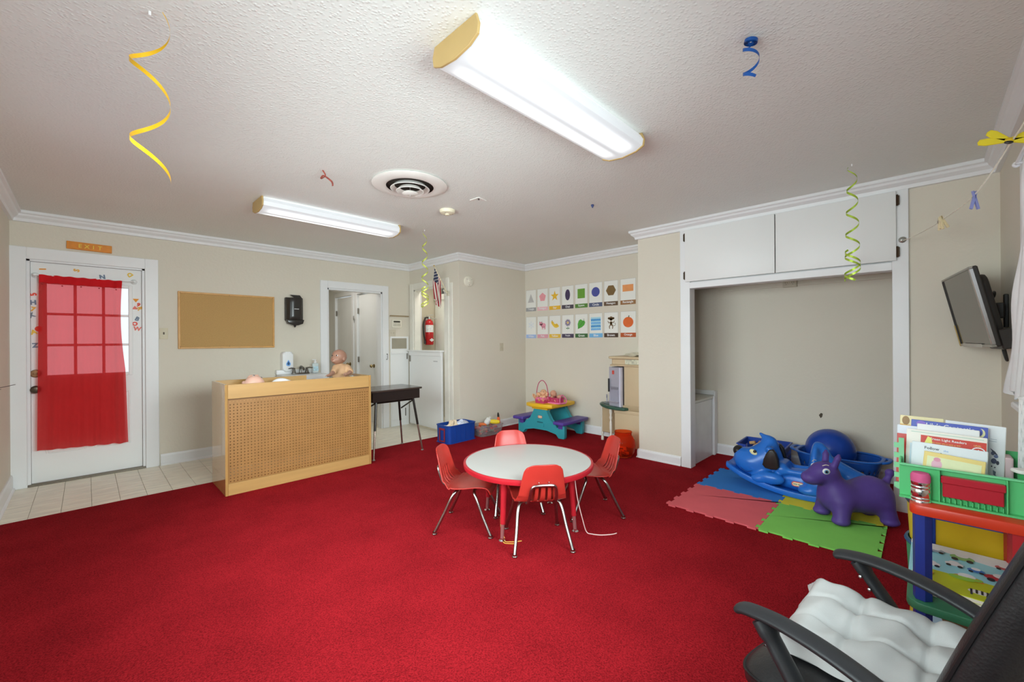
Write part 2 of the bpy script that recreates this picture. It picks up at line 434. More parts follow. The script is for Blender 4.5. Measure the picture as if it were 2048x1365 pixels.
# crown mouldings: three-step profile
def crown(name, a, b, out, ext0=0, ext1=0):
    a = Vector(a); b = Vector(b); d = (b-a).normalized(); n = Vector(out)
    prof = [(0, 0), (.072, 0), (.072, -.022), (.058, -.03), (.052, -.045), (.028, -.066), (.022, -.09), (.0, -.092)]
    mb = MB(); ra = [mb._v((*(a+n*p[0]-d*(ext0*p[0])), HC+p[1])) for p in prof]; rb = [mb._v((*(b+n*p[0]+d*(ext1*p[0])), HC+p[1])) for p in prof]
    k = len(prof)
    for i in range(k): mb._f([ra[i], ra[(i+1) % k], rb[(i+1) % k], rb[i]])
    mb._f(ra); mb._f(rb[::-1]); return struct(name, mb, M_TRIM, smooth=0)
crown('trim_1', (XL, YE), (XH, YE), (0, -1), -1, -1)
crown('trim_2', (XL, YR), (XL, YE), (1, 0), -1, -1)
crown('trim_3', (XH, YE), (XH, YB), (-1, 0), -1, 1)
crown('trim_4', (XH, YB), (XC, YB), (0, -1), 1, -1)
crown('trim_5', (XC, YB), (XC, YBX), (-1, 0), -1, 0)
crown('trim_6', (XB, YBX), (XB, YR), (-1, 0), 1, -1)
crown('trim_7', (XB, YBX), (XC, YBX), (0, 1), 1, 0)
crown('trim_8', (XL, YR), (XB, YR), (0, 1), -1, -1)
# baseboards with a shoe moulding
def base(name, a, b, out, h=.115):
    a = Vector(a); b = Vector(b); n = Vector(out); prof = [(0, 0), (.026, 0), (.026, .014), (.02, .022), (.014, .024), (.014, h-.02), (.008, h), (0, h)]
    mb = MB(); ra = [mb._v((*(a+n*p[0]), p[1])) for p in prof]; rb = [mb._v((*(b+n*p[0]), p[1])) for p in prof]; k = len(prof)
    for i in range(k): mb._f([ra[i], ra[(i+1) % k], rb[(i+1) % k], rb[i]])
    mb._f(ra); mb._f(rb[::-1]); return struct(name, mb, M_TRIM, smooth=0)
base('baseboard_back', (D1[1]+.115, YE), (D2[0]-.09, YE), (0, -1))
base('baseboard_left', (XL, YR), (XL, YE-.03), (1, 0), .135)
base('baseboard_centre', (XH+.02, YB), (XC, YB), (0, -1))
base('baseboard_chart', (XC, YB), (XC, YBX), (-1, 0))
base('baseboard_alcove_left', (XB, YBX), (XB, 1.745), (-1, 0), .10)
base('baseboard_alcove_side', (XB-.02, YBX), (XC, YBX), (0, 1), .10)
base('baseboard_alcove_back', (XA, 1.66), (XA, YR), (-1, 0))
base('baseboard_alcove_right', (XB, .06), (XB, YR), (-1, 0))
base('baseboard_right', (XL, YR), (XB, YR), (0, 1))

def casing(name, M, x0, x1, h, w, t=.02, side=(1, 1), step=True):
    mb = MB(); mb.M = M
    if side[0]: mb.box(x0-w, x0, 0, h+w, 0, t, .004, 1)
    if side[1]: mb.box(x1, x1+w, 0, h+w, 0, t, .004, 1)
    mb.box(x0, x1, h, h+w, 0, t, .004, 1)
    return struct(name, mb, M_TRIM)
FB = frame('-y', (0, YE, 0))
casing('trim_9', FB, D1[0], D1[1], D1[2]-.005, .105)
casing('trim_10', FB, D2[0], D2[1], D2[2], .095)
mb = MB()
for (d, dd) in ((D1, .11), (D2, .11)):
    mb.box(d[0]-.001, d[0]+.02, YE, YE+dd, 0, d[2]); mb.box(d[1]-.02, d[1]+.001, YE, YE+dd, 0, d[2]); mb.box(d[0], d[1], YE, YE+dd, d[2]-.02, d[2]+.001)
struct('trim_11', mb, M_TRIM)
FH = frame('-x', (XH, 0, 0))
mb = MB(); mb.M = FH
mb.box(-HD[1]-.095, -HD[1], 0, HD[2]+.095, 0, .02, .004, 1); mb.box(-HD[0], -HD[0]+.105, 0, HD[2]+.095, 0, .02, .004, 1); mb.box(-HD[0]+.105, -HD[0]+.18, 0, HD[2]+.02, 0, .012, .003, 1)
mb.box(-HD[1], -HD[0], HD[2], HD[2]+.095, 0, .02, .004, 1)
mb.box(-HD[1], -HD[1]+.02, 0, HD[2], -.1, 0); mb.box(-HD[0]-.02, -HD[0], 0, HD[2], -.1, 0); mb.box(-HD[1], -HD[0], HD[2]-.02, HD[2], -.1, 0)
struct('trim_12', mb, mat('trim_cream', '#cdcac0', .4))

# ---- door_1: the exit door with its glazed upper half (3 x 3 panes)
M_GL = glass('pane_glass', '#f2f6f8', .02, 1.0, 1.0, 1.02)
M_BRASS = mat('aged_brass', '#7b5f45', .35, .9, .5, (20, .15))
d1 = sroot('door_1'); d1.matrix_basis = FB
x0, x1 = D1[0]+.022, D1[1]-.022; zz = -.035
gx0, gx1, gy0, gy1 = -.268, .305, .972, 1.832
mb = MB(); z0, z1 = zz-.04, zz
mb.box(x0, gx0, .02, D1[2]-.022, z0, z1); mb.box(gx1, x1, .02, D1[2]-.022, z0, z1); mb.box(gx0, gx1, gy1, D1[2]-.022, z0, z1); mb.box(gx0, gx1, .02, gy0, z0, z1)
mb.build('door_leaf', M_DOORW, d1)
mb = MB()
for (a, b, c, d) in ((gx0-.02, gx0+.012, gy0-.02, gy1+.02), (gx1-.012, gx1+.02, gy0-.02, gy1+.02), (gx0+.012, gx1-.012, gy0-.02, gy0+.012), (gx0+.012, gx1-.012, gy1-.012, gy1+.02)): mb.box(a, b, c, d, z1-.03, z1+.008, .004, 1)
mb.build('glazing_bead', M_DOORW, d1)
for i in (1, 2):
    gx = gx0+(gx1-gx0)*i/3; MB().box(gx-.011, gx+.011, gy0, gy1, z1-.032, z1-.004, .003, 1).build('muntin', M_DOORW, d1)
    gy = gy0+(gy1-gy0)*i/3; MB().box(gx0, gx1, gy-.011, gy+.011, z1-.031, z1-.005, .003, 1).build('muntin', M_DOORW, d1)
for i in range(3):
    for j in range(3):
        a = gx0+(gx1-gx0)*i/3; b = gy0+(gy1-gy0)*j/3
        MB().box(a+.012, a+(gx1-gx0)/3-.012, b+.012, b+(gy1-gy0)/3-.012, z1-.022, z1-.018).build('pane', M_GL, d1)
for (a, b) in ((gx0, -.01), (.045, gx1)):
    mb = MB()
    for (q, w, e, r_) in ((a, a+.016, .27, .80), (b-.016, b, .27, .80), (a+.016, b-.016, .27, .286), (a+.016, b-.016, .784, .80)): mb.box(q, w, e, r_, z1-.002, z1+.006, .004, 1)
    mb.box(a+.04, b-.04, .31, .76, z1-.002, z1+.005, .004, 1); mb.build('door_panel', M_DOORW, d1)
mb = MB().lathe([(0, .018), (.03, .016), (.035, .008), (.036, 0)], 24, T(-.326, 1.004, z1)); mb.box(-.34, -.312, .998, 1.010, z1+.016, z1+.03, .003, 1); mb.build('deadbolt', M_BRASS, d1)
MB().lathe([(.034, 0), (.034, .006), (.014, .012), (.012, .03), (.028, .04), (.031, .055), (.024, .066), (0, .069)], 24, T(-.326, .861, z1)).build('door_knob', mat('dark_bronze', '#4c4238', .3, .9), d1)
MB().box(D1[0], D1[1], .0, .02, -.10, .005, .003, 1).build('threshold', mat('threshold_metal', '#6b655a', .4, .7), d1)
# ---------------------------------------------------------------- windows: three unseen ones added for the fill lights, one curtained
def window(name, M, w, h, cols, rows):
    r = sroot(name); r.matrix_basis = M; mb = MB()
    for (a, b, c, d) in ((-.09, 0, -.09, h+.09), (w, w+.09, -.09, h+.09), (0, w, h, h+.09), (0, w, -.05, 0)): mb.box(a, b, c, d, 0, .02, .004, 1)
    mb.build('window_frame', M_TRIM, r); MB().box(-.12, w+.12, -.075, -.045, 0, .05, .006, 1).build('window_sill', M_TRIM, r)
    mb = MB(); t = .035
    for (a, b, c, d) in ((0, t, 0, h), (w-t, w, 0, h), (t, w-t, 0, t), (t, w-t, h-t, h), (t, w-t, h/2-.02, h/2+.02)): mb.box(a, b, c, d, -.07, -.03, .003, 1)
    mb.build('sash', M_TRIM, r)
    for i in range(cols):
        for j in range(rows):
            MB().box(t+(w-2*t)*i/cols+.004, t+(w-2*t)*(i+1)/cols-.004, max(t, h*j/rows)+.004, min(h-t, h*(j+1)/rows)-.004, -.052, -.048).build('pane', M_GL, r)
    return r
window('added_window_1', frame('+x', (XL, WL[0], WL[2])), WL[1]-WL[0], WL[3]-WL[2], 3, 2)  # unseen window added for the left fill light
window('added_window_4', frame('+x', (XL, WN[0], WN[2])), WN[1]-WN[0], WN[3]-WN[2], 2, 2)  # likewise added, for the near fill light
window('added_window_2', frame('+y', (WR[1], YR, WR[2])), WR[1]-WR[0], WR[3]-WR[2], 2, 2)  # also added; the right fill light stands in it
window('window_3', frame('+y', (WR2[1], YR, WR2[2])), WR2[1]-WR2[0], WR2[3]-WR2[2], 2, 2)

# ---------------------------------------------------------------- things on the exit wall
M_WHITEP = mat('white_plastic', '#d6d6d3', .35, 0, .5, (3, .01))
M_CREAMP = mat('cream_plastic', '#cfcabb', .4, 0, .5, (3, .01))
M_DARK = mat('dark_void', '#1b1713', .8)
M_CHROME = mat('chrome', '#d9d9d9', .16, 1, .5, (4, .03), None, .8)
M_STEEL = mat('brushed_steel', '#a9a8a6', .32, 1, .5, (30, .05))
M_BLACKP = mat('black_plastic', '#24221f', .32, 0, .5, (4, .05))

r = thing('exit_sign', 'small orange wooden sign with raised yellow letters above the red curtained door', 'sign', M=frame('-y', (.022, YE, 2.187)) @ RZ(-1.0))
MB().box(-.152, .152, -.036, .036, 0, .016, .003, 1).build('board', mat('orange_wood', '#c1761f', .5, 0, .5, (25, .12)), r)
for i, ch in enumerate('EXIT'):
    mb = MB(); put_text(mb, ch, -.063+.044*i, 0, .018, h=.034, bold=.02, depth=.005); mb.build('letter', mat('sign_yellow', '#d8b23a', .45), r)

r = thing('curtain_rod', 'thin white curtain rod on round clear hooks across the exit door', 'curtain rod', M=frame('-y', (0, YE, 1.888)))
MB().tube([(-.325, 0, .012), (.335, 0, .012)], .006, 10).build('rod', M_WHITEP, r)
for x in (-.325, .335): MB().lathe([(.026, 0), (.026, .004), (.018, .012), (.008, .02), (0, .021)], 20, T(x, .002, z1)).lathe([(.009, 0), (.009, .06), (0, .062)], 12, T(x, 0, z1)).build('hook', mat('clear_plastic', '#c9ccca', .2, 0, .5, (3, .01)), r)
def red_curtain():
    m = mat('red_voile', '#9a0f16', .8, 0, .2, (9, .08), None, .60, sheen=.1); nt = m.node_tree; N = nt.nodes; L = nt.links; b = N['Principled BSDF']
    tr = N.new('ShaderNodeBsdfTranslucent'); tr.inputs[0].default_value = (.85, .10, .10, 1)
    tp = N.new('ShaderNodeBsdfTransparent'); tp.inputs[0].default_value = (1, .30, .30, 1)
    m1 = N.new('ShaderNodeMixShader'); m1.inputs[0].default_value = .35; L.new(b.outputs[0], m1.inputs[1]); L.new(tr.outputs[0], m1.inputs[2])
    m2 = N.new('ShaderNodeMixShader'); m2.inputs[0].default_value = .40; L.new(m1.outputs[0], m2.inputs[1]); L.new(tp.outputs[0], m2.inputs[2])
    L.new(m2.outputs[0], N['Material Output'].inputs[0]); return m
def curt(u, v):   # u across, v down
    x = -.300+u*(.546-.0*v)+(-.016+.052*u)*v - .022*max(0, u-.86)/.14*math.sin(PI*min(1, v*1.8))*(1-.2*v)
    y = 1.893-.008*u-v*(1.572+.022*u)+.003*math.sin(u*40)
    amp = (.004+.012*v)*(.35+.65*abs(u-.4))
    z = .017+amp*math.sin(u*34+2.1*v)+amp*.7*math.sin(u*61+1+v*3)+.030*v*(1-.4*u)
    if u > .86: z += .012*math.sin((u-.86)/.14*PI)
    return (x, y, z)
r = thing('door_curtain', 'sheer red fabric curtain hanging over the glass of the exit door', 'curtain', M=frame('-y', (0, YE, 0)))
M_VOILE = red_curtain()
MB().grid(lambda u, v: curt(u, .045+v*.955), 70, 40).build('cloth', M_VOILE, r, smooth=80)
mb = MB().grid(lambda u, v: tuple(Vector(curt(u, v*.045))+Vector((0, 0, .003))), 70, 3).grid(lambda u, v: tuple(Vector(curt(u, v*.045))+Vector((0, 0, -.016))), 70, 3); mb.build('rod_pocket', mat('red_hem', '#a51218', .8, 0, .2, (9, .1), None, .6), r, smooth=80)
for i in range(5):
    u = .04+.22*i; q = curt(u, .055); MB().ell((q[0], q[1], q[2]+.004), (.006, .006, .003), n=8, m=6).build('button', mat('red_button', '#8a1014', .5), r)
# foam letters stuck round the door, each a thing
FCOL = {'orange': '#dd8a2e', 'red': '#cf4a3a', 'grey': '#707983', 'yellow': '#d6b24a', 'pink': '#d9776c', 'steel': '#6c7a8c', 'amber': '#dda046'}
LET = [('1', -.28, 1.949, 96, 'orange', 'orange foam numeral 1 lying on its side at the top left of the exit door'), ('S', -.067, 1.962, 78, 'amber', 'amber foam letter S above the middle of the red curtain'),
 ('N', .107, 1.918, 8, 'steel', 'slate grey foam letter N half hidden by the top hem of the red curtain'), ('D', .305, 1.960, 130, 'yellow', 'pale yellow foam letter D above the right rod hook'),
 ('5', -.337, 1.716, 105, 'red', 'red foam numeral 5 highest beside the curtain on the left'), ('H', -.338, 1.644, 4, 'steel', 'slate grey foam letter H on the left of the door under the red numeral'),
 ('7', -.337, 1.583, -12, 'amber', 'amber foam numeral 7 between two grey shapes on the left of the door'), ('X', -.350, 1.527, 30, 'grey', 'light grey foam letter X on the left of the door'),
 ('O', -.306, 1.407, 0, 'red', 'solid red foam circle peeking out behind the curtain edge'), ('A', -.336, 1.378, 15, 'yellow', 'yellow foam letter A on the left above the dark grey one'),
 ('Z', -.327, 1.259, 4, 'steel', 'dark grey foam letter Z lowest on the left of the door'), ('A', .349, 1.705, 180, 'orange', 'orange foam triangle shaped letter highest on the right of the door'),
 ('9', .368, 1.661, -20, 'red', 'dark red foam numeral 9 on the right of the door'), ('O', .341, 1.630, 0, 'pink', 'pink foam ring on the right below the orange triangle'),
 ('R', .380, 1.622, -70, 'amber', 'yellow and green tinted foam letter beside the pink ring'), ('B', .360, 1.518, -25, 'steel', 'slate grey foam letter B on the right of the door'),
 ('O', .340, 1.468, 0, 'red', 'red foam letter O just below the grey letter B'), ('W', .358, 1.418, -8, 'pink', 'coral foam letter W lowest on the right of the door')]
for ch, x, y, rot, col, lab in LET:
    mb = MB(); put_text(mb, ch, 0, 0, .003, h=.042, bold=.045, depth=.006)
    if 'solid' in lab: mb = MB().lathe([(.024, 0), (.024, .005), (0, .006)], 16)
    if 'triangle' in lab: mb = MB().prism([(-.024, -.016), (.024, -.016), (0, .02)], 0, .005)
    o = mb.build('foam_letter', mat('foam_'+col, FCOL[col], .8), None); o.matrix_basis = frame('-y', (x, YE+.0355, y)) @ RZ(rot)
    tag(o, lab, 'foam letter', 'foam letters on the exit door')

def plate(name, label, M, w, h, kind, m=None):
    r = thing(name, label, 'outlet' if 'outlet' in kind else 'switch', M=M); m = m or mat('ivory_plate', '#bdb49c', .4)
    MB().box(-w/2, w/2, -h/2, h/2, 0, .006, .003, 2).build('cover_plate', m, r)
    if kind == 'switch': MB().box(-.006, .006, -.012, .012, .004, .018, .002, 1, RX(-12)).build('toggle', mat('toggle_dark', '#5b5244', .4), r)
    if kind == 'switch2':
        for x in (-.023, .023): MB().box(x-.005, x+.005, -.012, .012, .004, .017, .002, 1).build('toggle', m, r)
    if kind == 'outlet2':
        for x in (-.028, .028):
            mb = MB()
            mb.prism(rrect(.042, .05, .014, 4, x, 0), .006, .009); mb.build('socket', m, r)
            mb = MB()
            for dx in (-.008, .008): mb.box(x+dx-.0015, x+dx+.0015, .002, .012, .009, .0095)
            mb.lathe([(.003, .0), (0, .0005)], 8, T(x, -.01, .009)); mb.build('slots', M_DARK, r)
    return r
plate('light_switch', 'ivory light switch on the back wall just right of the exit door casing', frame('-y', (.562, YE, 1.370)), .07, .115, 'switch')
plate('light_switch', 'small ivory switch alone in the middle of the wall left of the cards', frame('-y', (4.278, YB, 1.178)), .07, .115, 'switch2', mat('ivory_dim', '#b3ab97', .4))
plate('light_switch', 'double beige switch plate under the alarm keypad', frame('-y', (3.197, YE, 1.396)), .105, .10, 'switch2', mat('beige_plate', '#b6ae9d', .4))
plate('wall_outlet', 'double outlet in a raised box high on the alcove wall under the white cupboard', frame('-x', (XA-.03, .955, 1.822)), .115, .07, 'outlet2', mat('alcove_ivory', '#b1a996', .4))
tag(MB().box(-.06, .06, -.036, .036, -.03, 0, .002, 1).build('outlet_box', mat('alcove_ivory', '#b1a996', .4), bpy.data.objects['wall_outlet']))

r = thing('cork_board', 'blank cork notice board in a thin oak frame on the back wall', 'notice board', M=frame('-y', (1.141, YE, 1.515)))
M_OAKF = mat('oak_frame', '#b98c50', .45, 0, .5, (14, .1))
MB().box(-.45, .45, -.295, .295, .002, .012).build('cork_panel', mat('cork', '#a98757', .9, 0, .2, (160, .16), (260, .3, .002)), r)
W2, H2 = .463, .308
for (a, b, c, d) in ((-W2, -W2+.02, -H2, H2), (W2-.02, W2, -H2, H2), (-W2+.02, W2-.02, H2-.02, H2), (-W2+.02, W2-.02, -H2, -H2+.02)): MB().box(a, b, c, d, 0, .019, .003, 1).build('frame_bar', M_OAKF, r)
for (x, y) in ((-.445, .29), (.0, .29), (.445, .29), (-.445, -.285), (0, -.285), (.445, -.285)): MB().ell((x, y, .0185), (.004, .004, .002), n=8, m=4).build('screw', mat('screw_dark', '#6a5a42', .4, .6), r)

r = thing('paper_towel_dispenser', 'dark smoked plastic paper towel dispenser mounted on the back wall', 'dispenser', M=frame('-y', (1.822, YE, 1.665)))
M_SMOKE = mat('smoked_plastic', '#2c2926', .22, 0, .5, (3, .06))
def disp(u, v):
    a = (u-.5)*2; z = .045+.075*math.sqrt(max(0, 1-abs(a)**3.2)); return (a*.098, -.115+v*.27, z*(1 if .04 < v < .96 else .93))
MB().box(-.104, .104, -.13, .163, 0, .05, .012, 2).build('back_case', mat('smoke_case', '#35322e', .35), r)
MB().grid(disp, 20, 10).prism([(.098*math.sin(R(a)), 0) for a in (0,)] + [(-.09, 0), (.09, 0), (.06, .04), (-.06, .04)], 0, .001, T(0, .154, .06)).build('front_cover', M_SMOKE, r)
MB().prism([(-.1, -.115), (.1, -.115), (.085, -.165), (.03, -.185), (-.03, -.185), (-.085, -.165)], .02, .1, None, .008).build('outlet_funnel', M_SMOKE, r)
MB().box(-.026, .03, .012, .02, .1185, .121, .0015, 1).build('window_slot', mat('slot_grey', '#c4c4c4', .3), r)
MB().lathe([(0, -.03), (.014, -.012), (.016, 0), (0, 0)], 12, T(0, -.185, .06) @ RX(-90)).build('paper_tip', M_BLACKP, r)

r = thing('soap_dispenser', 'white wall soap dispenser with a blue drop logo behind the pegboard unit', 'dispenser', M=frame('-y', (1.727, YE, 1.035)))
MB().prism(rrect(.118, .235, .03, 5), 0, .10, None, .018, 3).build('body', M_WHITEP, r)
drop = [(0, .045)] + [(.026*math.cos(R(a)), -.008+.026*math.sin(R(a))) for a in range(20, -201, -20)]
MB().prism(drop, .1, .1012, T(.005, -.025, 0)).build('drop_mark', mat('drop_blue', '#6b9bd8', .4), r)
MB().prism([(x*.55, y*.62-.002) for x, y in drop], .1012, .1018, T(.005, -.022, 0)).build('drop_core', mat('drop_navy', '#25466f', .4), r)
MB().box(-.03, .03, -.128, -.112, .03, .085, .006, 2).build('push_lever', mat('lever_grey', '#c1c1bf', .4), r)

# ---------------------------------------------------------------- hall doors, keypad strip, built-in panel
M_KNOB = mat('knob_brass', '#8b7a55', .25, .9)
def hall_door(n, y0, y1, label):
    d = sroot('door_%d' % n); d.matrix_basis = frame('-x', (3.135, 0, 0))
    MB().box(-y1+.01, -y0-.01, .01, 2.035, -.04, -.005, .003, 1).build('door_leaf', M_DOORW, d)
    mb = MB(); mb.box(-y1-.075, -y1, 0, 2.05+.075, .015, .032, .004, 1); mb.box(-y0, -y0+.075, 0, 2.05+.075, .015, .032, .004, 1); mb.box(-y1, -y0, 2.05, 2.125, .015, .032, .004, 1); mb.build('door_frame', M_TRIM, d)
    for z in (1.773, .98): MB().box(-y1-.006, -y1+.02, z-.045, z+.045, .0, .02, .003, 1).build('hinge', mat('hinge_steel', '#77726a', .4, .8), d)
    ky = -y0-.135 if n == 2 else -y0-.13
    MB().lathe([(.03, 0), (.03, .005), (.012, .01), (.011, .03), (.024, .038), (.028, .05), (.02, .062), (0, .064)], 18, T(ky, .89, -.005)).build('door_knob', M_KNOB, d)
hall_door(2, 5.985, 6.63, 'near'); hall_door(3, 6.83, 7.48, 'far')
r = thing('key_hooks', 'small bunch of hanging keys and tag on the hall door frame', 'keys', M=frame('-x', (3.100, 6.72, 1.70)))
for i, (x, z) in enumerate(((-.012, 0), (.016, -.045))): MB().tube([(x+.014*math.cos(t), z-.02+.018*math.sin(t), .004) for t in np.linspace(0, 2*PI, 12)[:-1]], .003, 5, True).box(x-.007, x+.007, z-.075, z-.035, .002, .006).build('key', M_STEEL, r)
r = thing('door_latch', 'small dark hook latch on the right casing of the inner doorway', 'latch', M=frame('-y', (3.098, YE-.02, 1.045)))
MB().tube(smooth_path([(.0, .04, .002), (0, .04, .014), (.002, .0, .012), (.0, -.035, .01), (-.012, -.042, .01), (-.016, -.03, .01)], 4), .003, 6).build('hook', mat('latch_dark', '#4a463f', .4, .8), r)
MB().ell((0, .04, .003), (.008, .008, .004), n=10, m=6).build('screw_plate', mat('latch_dark', '#4a463f', .4, .8), r)
tag(MB().box(3.155, 3.47, YE-.022, YE, 1.642, 1.662, .003, 1).build('wall_ledge', mat('ledge_brown', '#8d7b60', .5)), 'narrow brown ledge strip above the alarm keypad', 'ledge')
r = thing('alarm_keypad', 'cream alarm keypad with dark display and button rows beside the inner doorway', 'keypad', M=frame('-y', (3.262, YE, 1.535)))
MB().box(-.078, .078, -.058, .058, 0, .028, .006, 2).build('case', M_CREAMP, r)
MB().box(-.058, .05, .018, .042, .027, .030).build('display', mat('display_dark', '#2a2820', .3), r)
for i in range(6):
    for j in range(2): MB().box(-.062+.021*i, -.062+.021*i+.012, -.036+.024*j, -.036+.024*j+.016, .027, .031, .001, 1).build('button', mat('button_grey', '#8d877a', .5), r)
r = thing('wall_cabinet', 'narrow white built-in panel with a small hatch left of the half door', 'cabinet', M=frame('-y', (3.31, YE, 0)))
mb = MB(); mb.box(-.15, .155, .0, 1.145, 0, .012, .003, 1); mb.box(-.14, .14, 1.085, 1.115, .012, .02, .002, 1); mb.box(-.15, .155, 1.145, 1.345, 0, .012, .003, 1); mb.build('panel', M_DOORW, r)
MB().box(-.13, .12, 1.16, 1.318, .01, .014).build('recess', mat('recess_taupe', '#8e8878', .8), r)
MB().box(-.13, .12, .09, .40, .010, .018, .003, 1).build('hatch', M_DOORW, r)
MB().box(.085, .095, .14, .26, .017, .028, .002, 1).build('hatch_pull', mat('pull_dark', '#4a4338', .4), r)
MB().box(.118, .134, 1.0, 1.09, .011, .02, .002, 1).build('hinge', mat('hinge_steel', '#77726a', .4, .8), r)
# half (dutch) door, standing against the casing
d = sroot('door_4'); d.matrix_basis = FH
MB().box(-5.60, -4.785, .03, 1.115, .018, .052, .004, 1).build('door_leaf', M_DOORW, d)
MB().box(-5.62, -4.765, 1.118, 1.14, .0, .085, .005, 2).build('door_shelf', M_DOORW, d)
MB().box(-5.60, -4.785, 1.06, 1.118, .052, .064, .003, 1).build('top_rail', M_DOORW, d)
MB().box(-5.595, -5.56, .965, 1.055, .05, .058, .002, 1).build('hinge', mat('hinge_steel', '#77726a', .4, .8), d)
mb = MB(); mb.box(-4.97, -4.87, .978, .992, .0522, .0528); mb.build('faint_label', mat('label_grey', '#a7a7a7', .5), d)
tag(MB().box(XH+.04, XH+.06, 4.725, 4.785, .02, 1.1).build('gap_shade', mat('gap_shade_brown', '#33261c', .7)), kind='structure')  # dark strip in place of the shade in the door gap

# fire extinguisher on the closet return wall
r = thing('fire_extinguisher', 'red fire extinguisher with black hose hung above the white half door', 'fire extinguisher', M=frame('-y', (4.035, 6.02, 1.44)))
M_RED = mat('extinguisher_red', '#b01f22', .25, 0, .5, (3, .03))
MB().lathe([(0, -.23), (.062, -.23), (.070, -.215), (.070, .12), (.06, .16), (.03, .19), (.022, .20), (0, .20)], 24, T(0, 0, .09) @ RX(-90)).build('tank', M_RED, r)
MB().lathe([(.0707, -.02), (.0707, .10)], 18, T(0, 0, .09) @ RX(-90), R(180), R(360)).build('label', mat('label_white', '#d9d7d2', .5, 0, .5, (60, .25)), r)
MB().prism([(-.045, -.15), (0, -.12), (.045, -.15), (0, -.18)], .160, .163).build('class_mark', mat('label_white', '#d9d7d2', .5), r)
MB().lathe([(.02, .195), (.024, .2), (.024, .24), (0, .245)], 14, T(0, 0, .09) @ RX(-90)).build('valve', M_STEEL, r)
mb = MB(); mb.box(-.01, .12, .255, .268, .08, .10, .003, 1, RZ(8)); mb.box(-.01, .10, .225, .237, .08, .10, .003, 1, RZ(-12)); mb.build('handle', mat('lever_silver', '#b9b9b6', .3, .8), r)
MB().tube(smooth_path([(-.015, .225, .09), (-.07, .22, .09), (-.11, .14, .09), (-.115, 0, .09), (-.10, -.1, .09), (-.085, -.16, .09)], 5), .012, 8).build('hose', M_BLACKP, r)
MB().lathe([(.013, 0), (.018, -.06), (0, -.062)], 10, T(-.083, -.155, .09) @ RX(-90)).build('nozzle', M_BLACKP, r)
MB().box(-.04, .04, -.1, .24, 0, .02, .004, 1).build('wall_bracket', M_STEEL, r)

# flag
fx = frame('-x', (XH-.02, 4.651, 1.925))
r = thing('small_flag', 'small american flag on a stick angled up from the half door casing', 'flag', M=fx)
MB().box(-.03, .03, -.035, .035, 0, .012, .004, 1).cyl((0, 0, .012), (-.05, .045, .05), .012, 10).build('bracket', mat('flag_bracket', '#bdb8a6', .35, .2), r)
pA, pB = Vector((0, 0, .02)), Vector((-.005, .351, .23)); pd = (pB-pA).normalized()
MB().cyl(pA, pB, .006, 8).build('pole', mat('pole_wood', '#cbc0a0', .5), r)
MB().ell(tuple(pB), .010, n=8, m=6).build('finial', mat('finial_gold', '#b79a4a', .3, .8), r)
L0 = (pB-pA).length
def flagp(u, v):    # u along the pole from tip downward, v away along the hanging fly
    q = pA+pd*(L0*(.985-.50*u)); fall = Vector((-.03+.02*u, -1, .0)); ln = .44*(1-.14*u)*v
    g = fall*ln + Vector((.10*v*(.5-u)*.5, .0, .03*math.sin(u*9+v*2.5)*min(1, v*2)))
    g.x += .03*v*(.25-u)
    return tuple(q+g)
mb = MB(); NU, NV = 26, 22
V = [[mb._v(flagp(i/NU, j/NV)) for j in range(NV+1)] for i in range(NU+1)]
for i in range(NU):
    for j in range(NV):
        mb.mi = 2 if (i < 14 and j < 9) else (0 if (i//2) % 2 == 0 else 1)
        mb._f([V[i][j], V[i+1][j], V[i+1][j+1], V[i][j+1]])
mb.build('cloth', [mat('flag_red', '#98222c', .8), mat('flag_white', '#d8cfc6', .8), mat('flag_blue', '#232a48', .8)], r, smooth=80)
mb = MB()
for i in range(6):
    for j in range(4):
        u, v = (.05+.088*i), (.05+.095*j+.045*(i % 2)); q = Vector(flagp(u, v)); e1 = (Vector(flagp(u+.01, v))-q).normalized(); e2 = (Vector(flagp(u, v+.01))-q).normalized(); nn = e1.cross(e2)
        for sg in (1, -1):
            vs = [mb._v(q+nn*.002*sg+(e1*math.cos(R(a))+e2*math.sin(R(a)))*(.010 if k % 2 == 0 else .005)) for k, a in enumerate(range(0, 360, 36))]
            mb._f(vs)
o = mb.build('stars', mat('flag_white', '#d8cfc6', .8), r, smooth=0, fix=False); o['kind'] = 'stuff'

# round detectors
def detector(name, label, M, rad, m):
    r = thing(name, label, 'smoke detector', M=M)
    MB().lathe([(rad, 0), (rad, .012), (rad*.93, .026), (rad*.6, .034), (0, .036)], 28).build('housing', m, r)
    MB().lathe([(rad*.3, .034), (rad*.3, .042), (rad*.22, .046), (0, .046)], 16).build('sensor', m, r)
    for a in (30, 150, 270): MB().box(rad*.55, rad*.72, -.004, .004, .030, .034, 0, 1, RZ(a)).build('vent_mark', mat('vent_mark', '#8d877b', .6), r)
detector('smoke_detector', 'round cream smoke detector on the wall right of the flag', frame('-y', (3.652, YB, 2.083)), .072, M_CREAMP)
detector('smoke_detector', 'round cream smoke detector on the ceiling beyond the air vent', frame('-z', (2.262, 3.03, HC)), .068, mat('cream_aged', '#cfc7ae', .45))

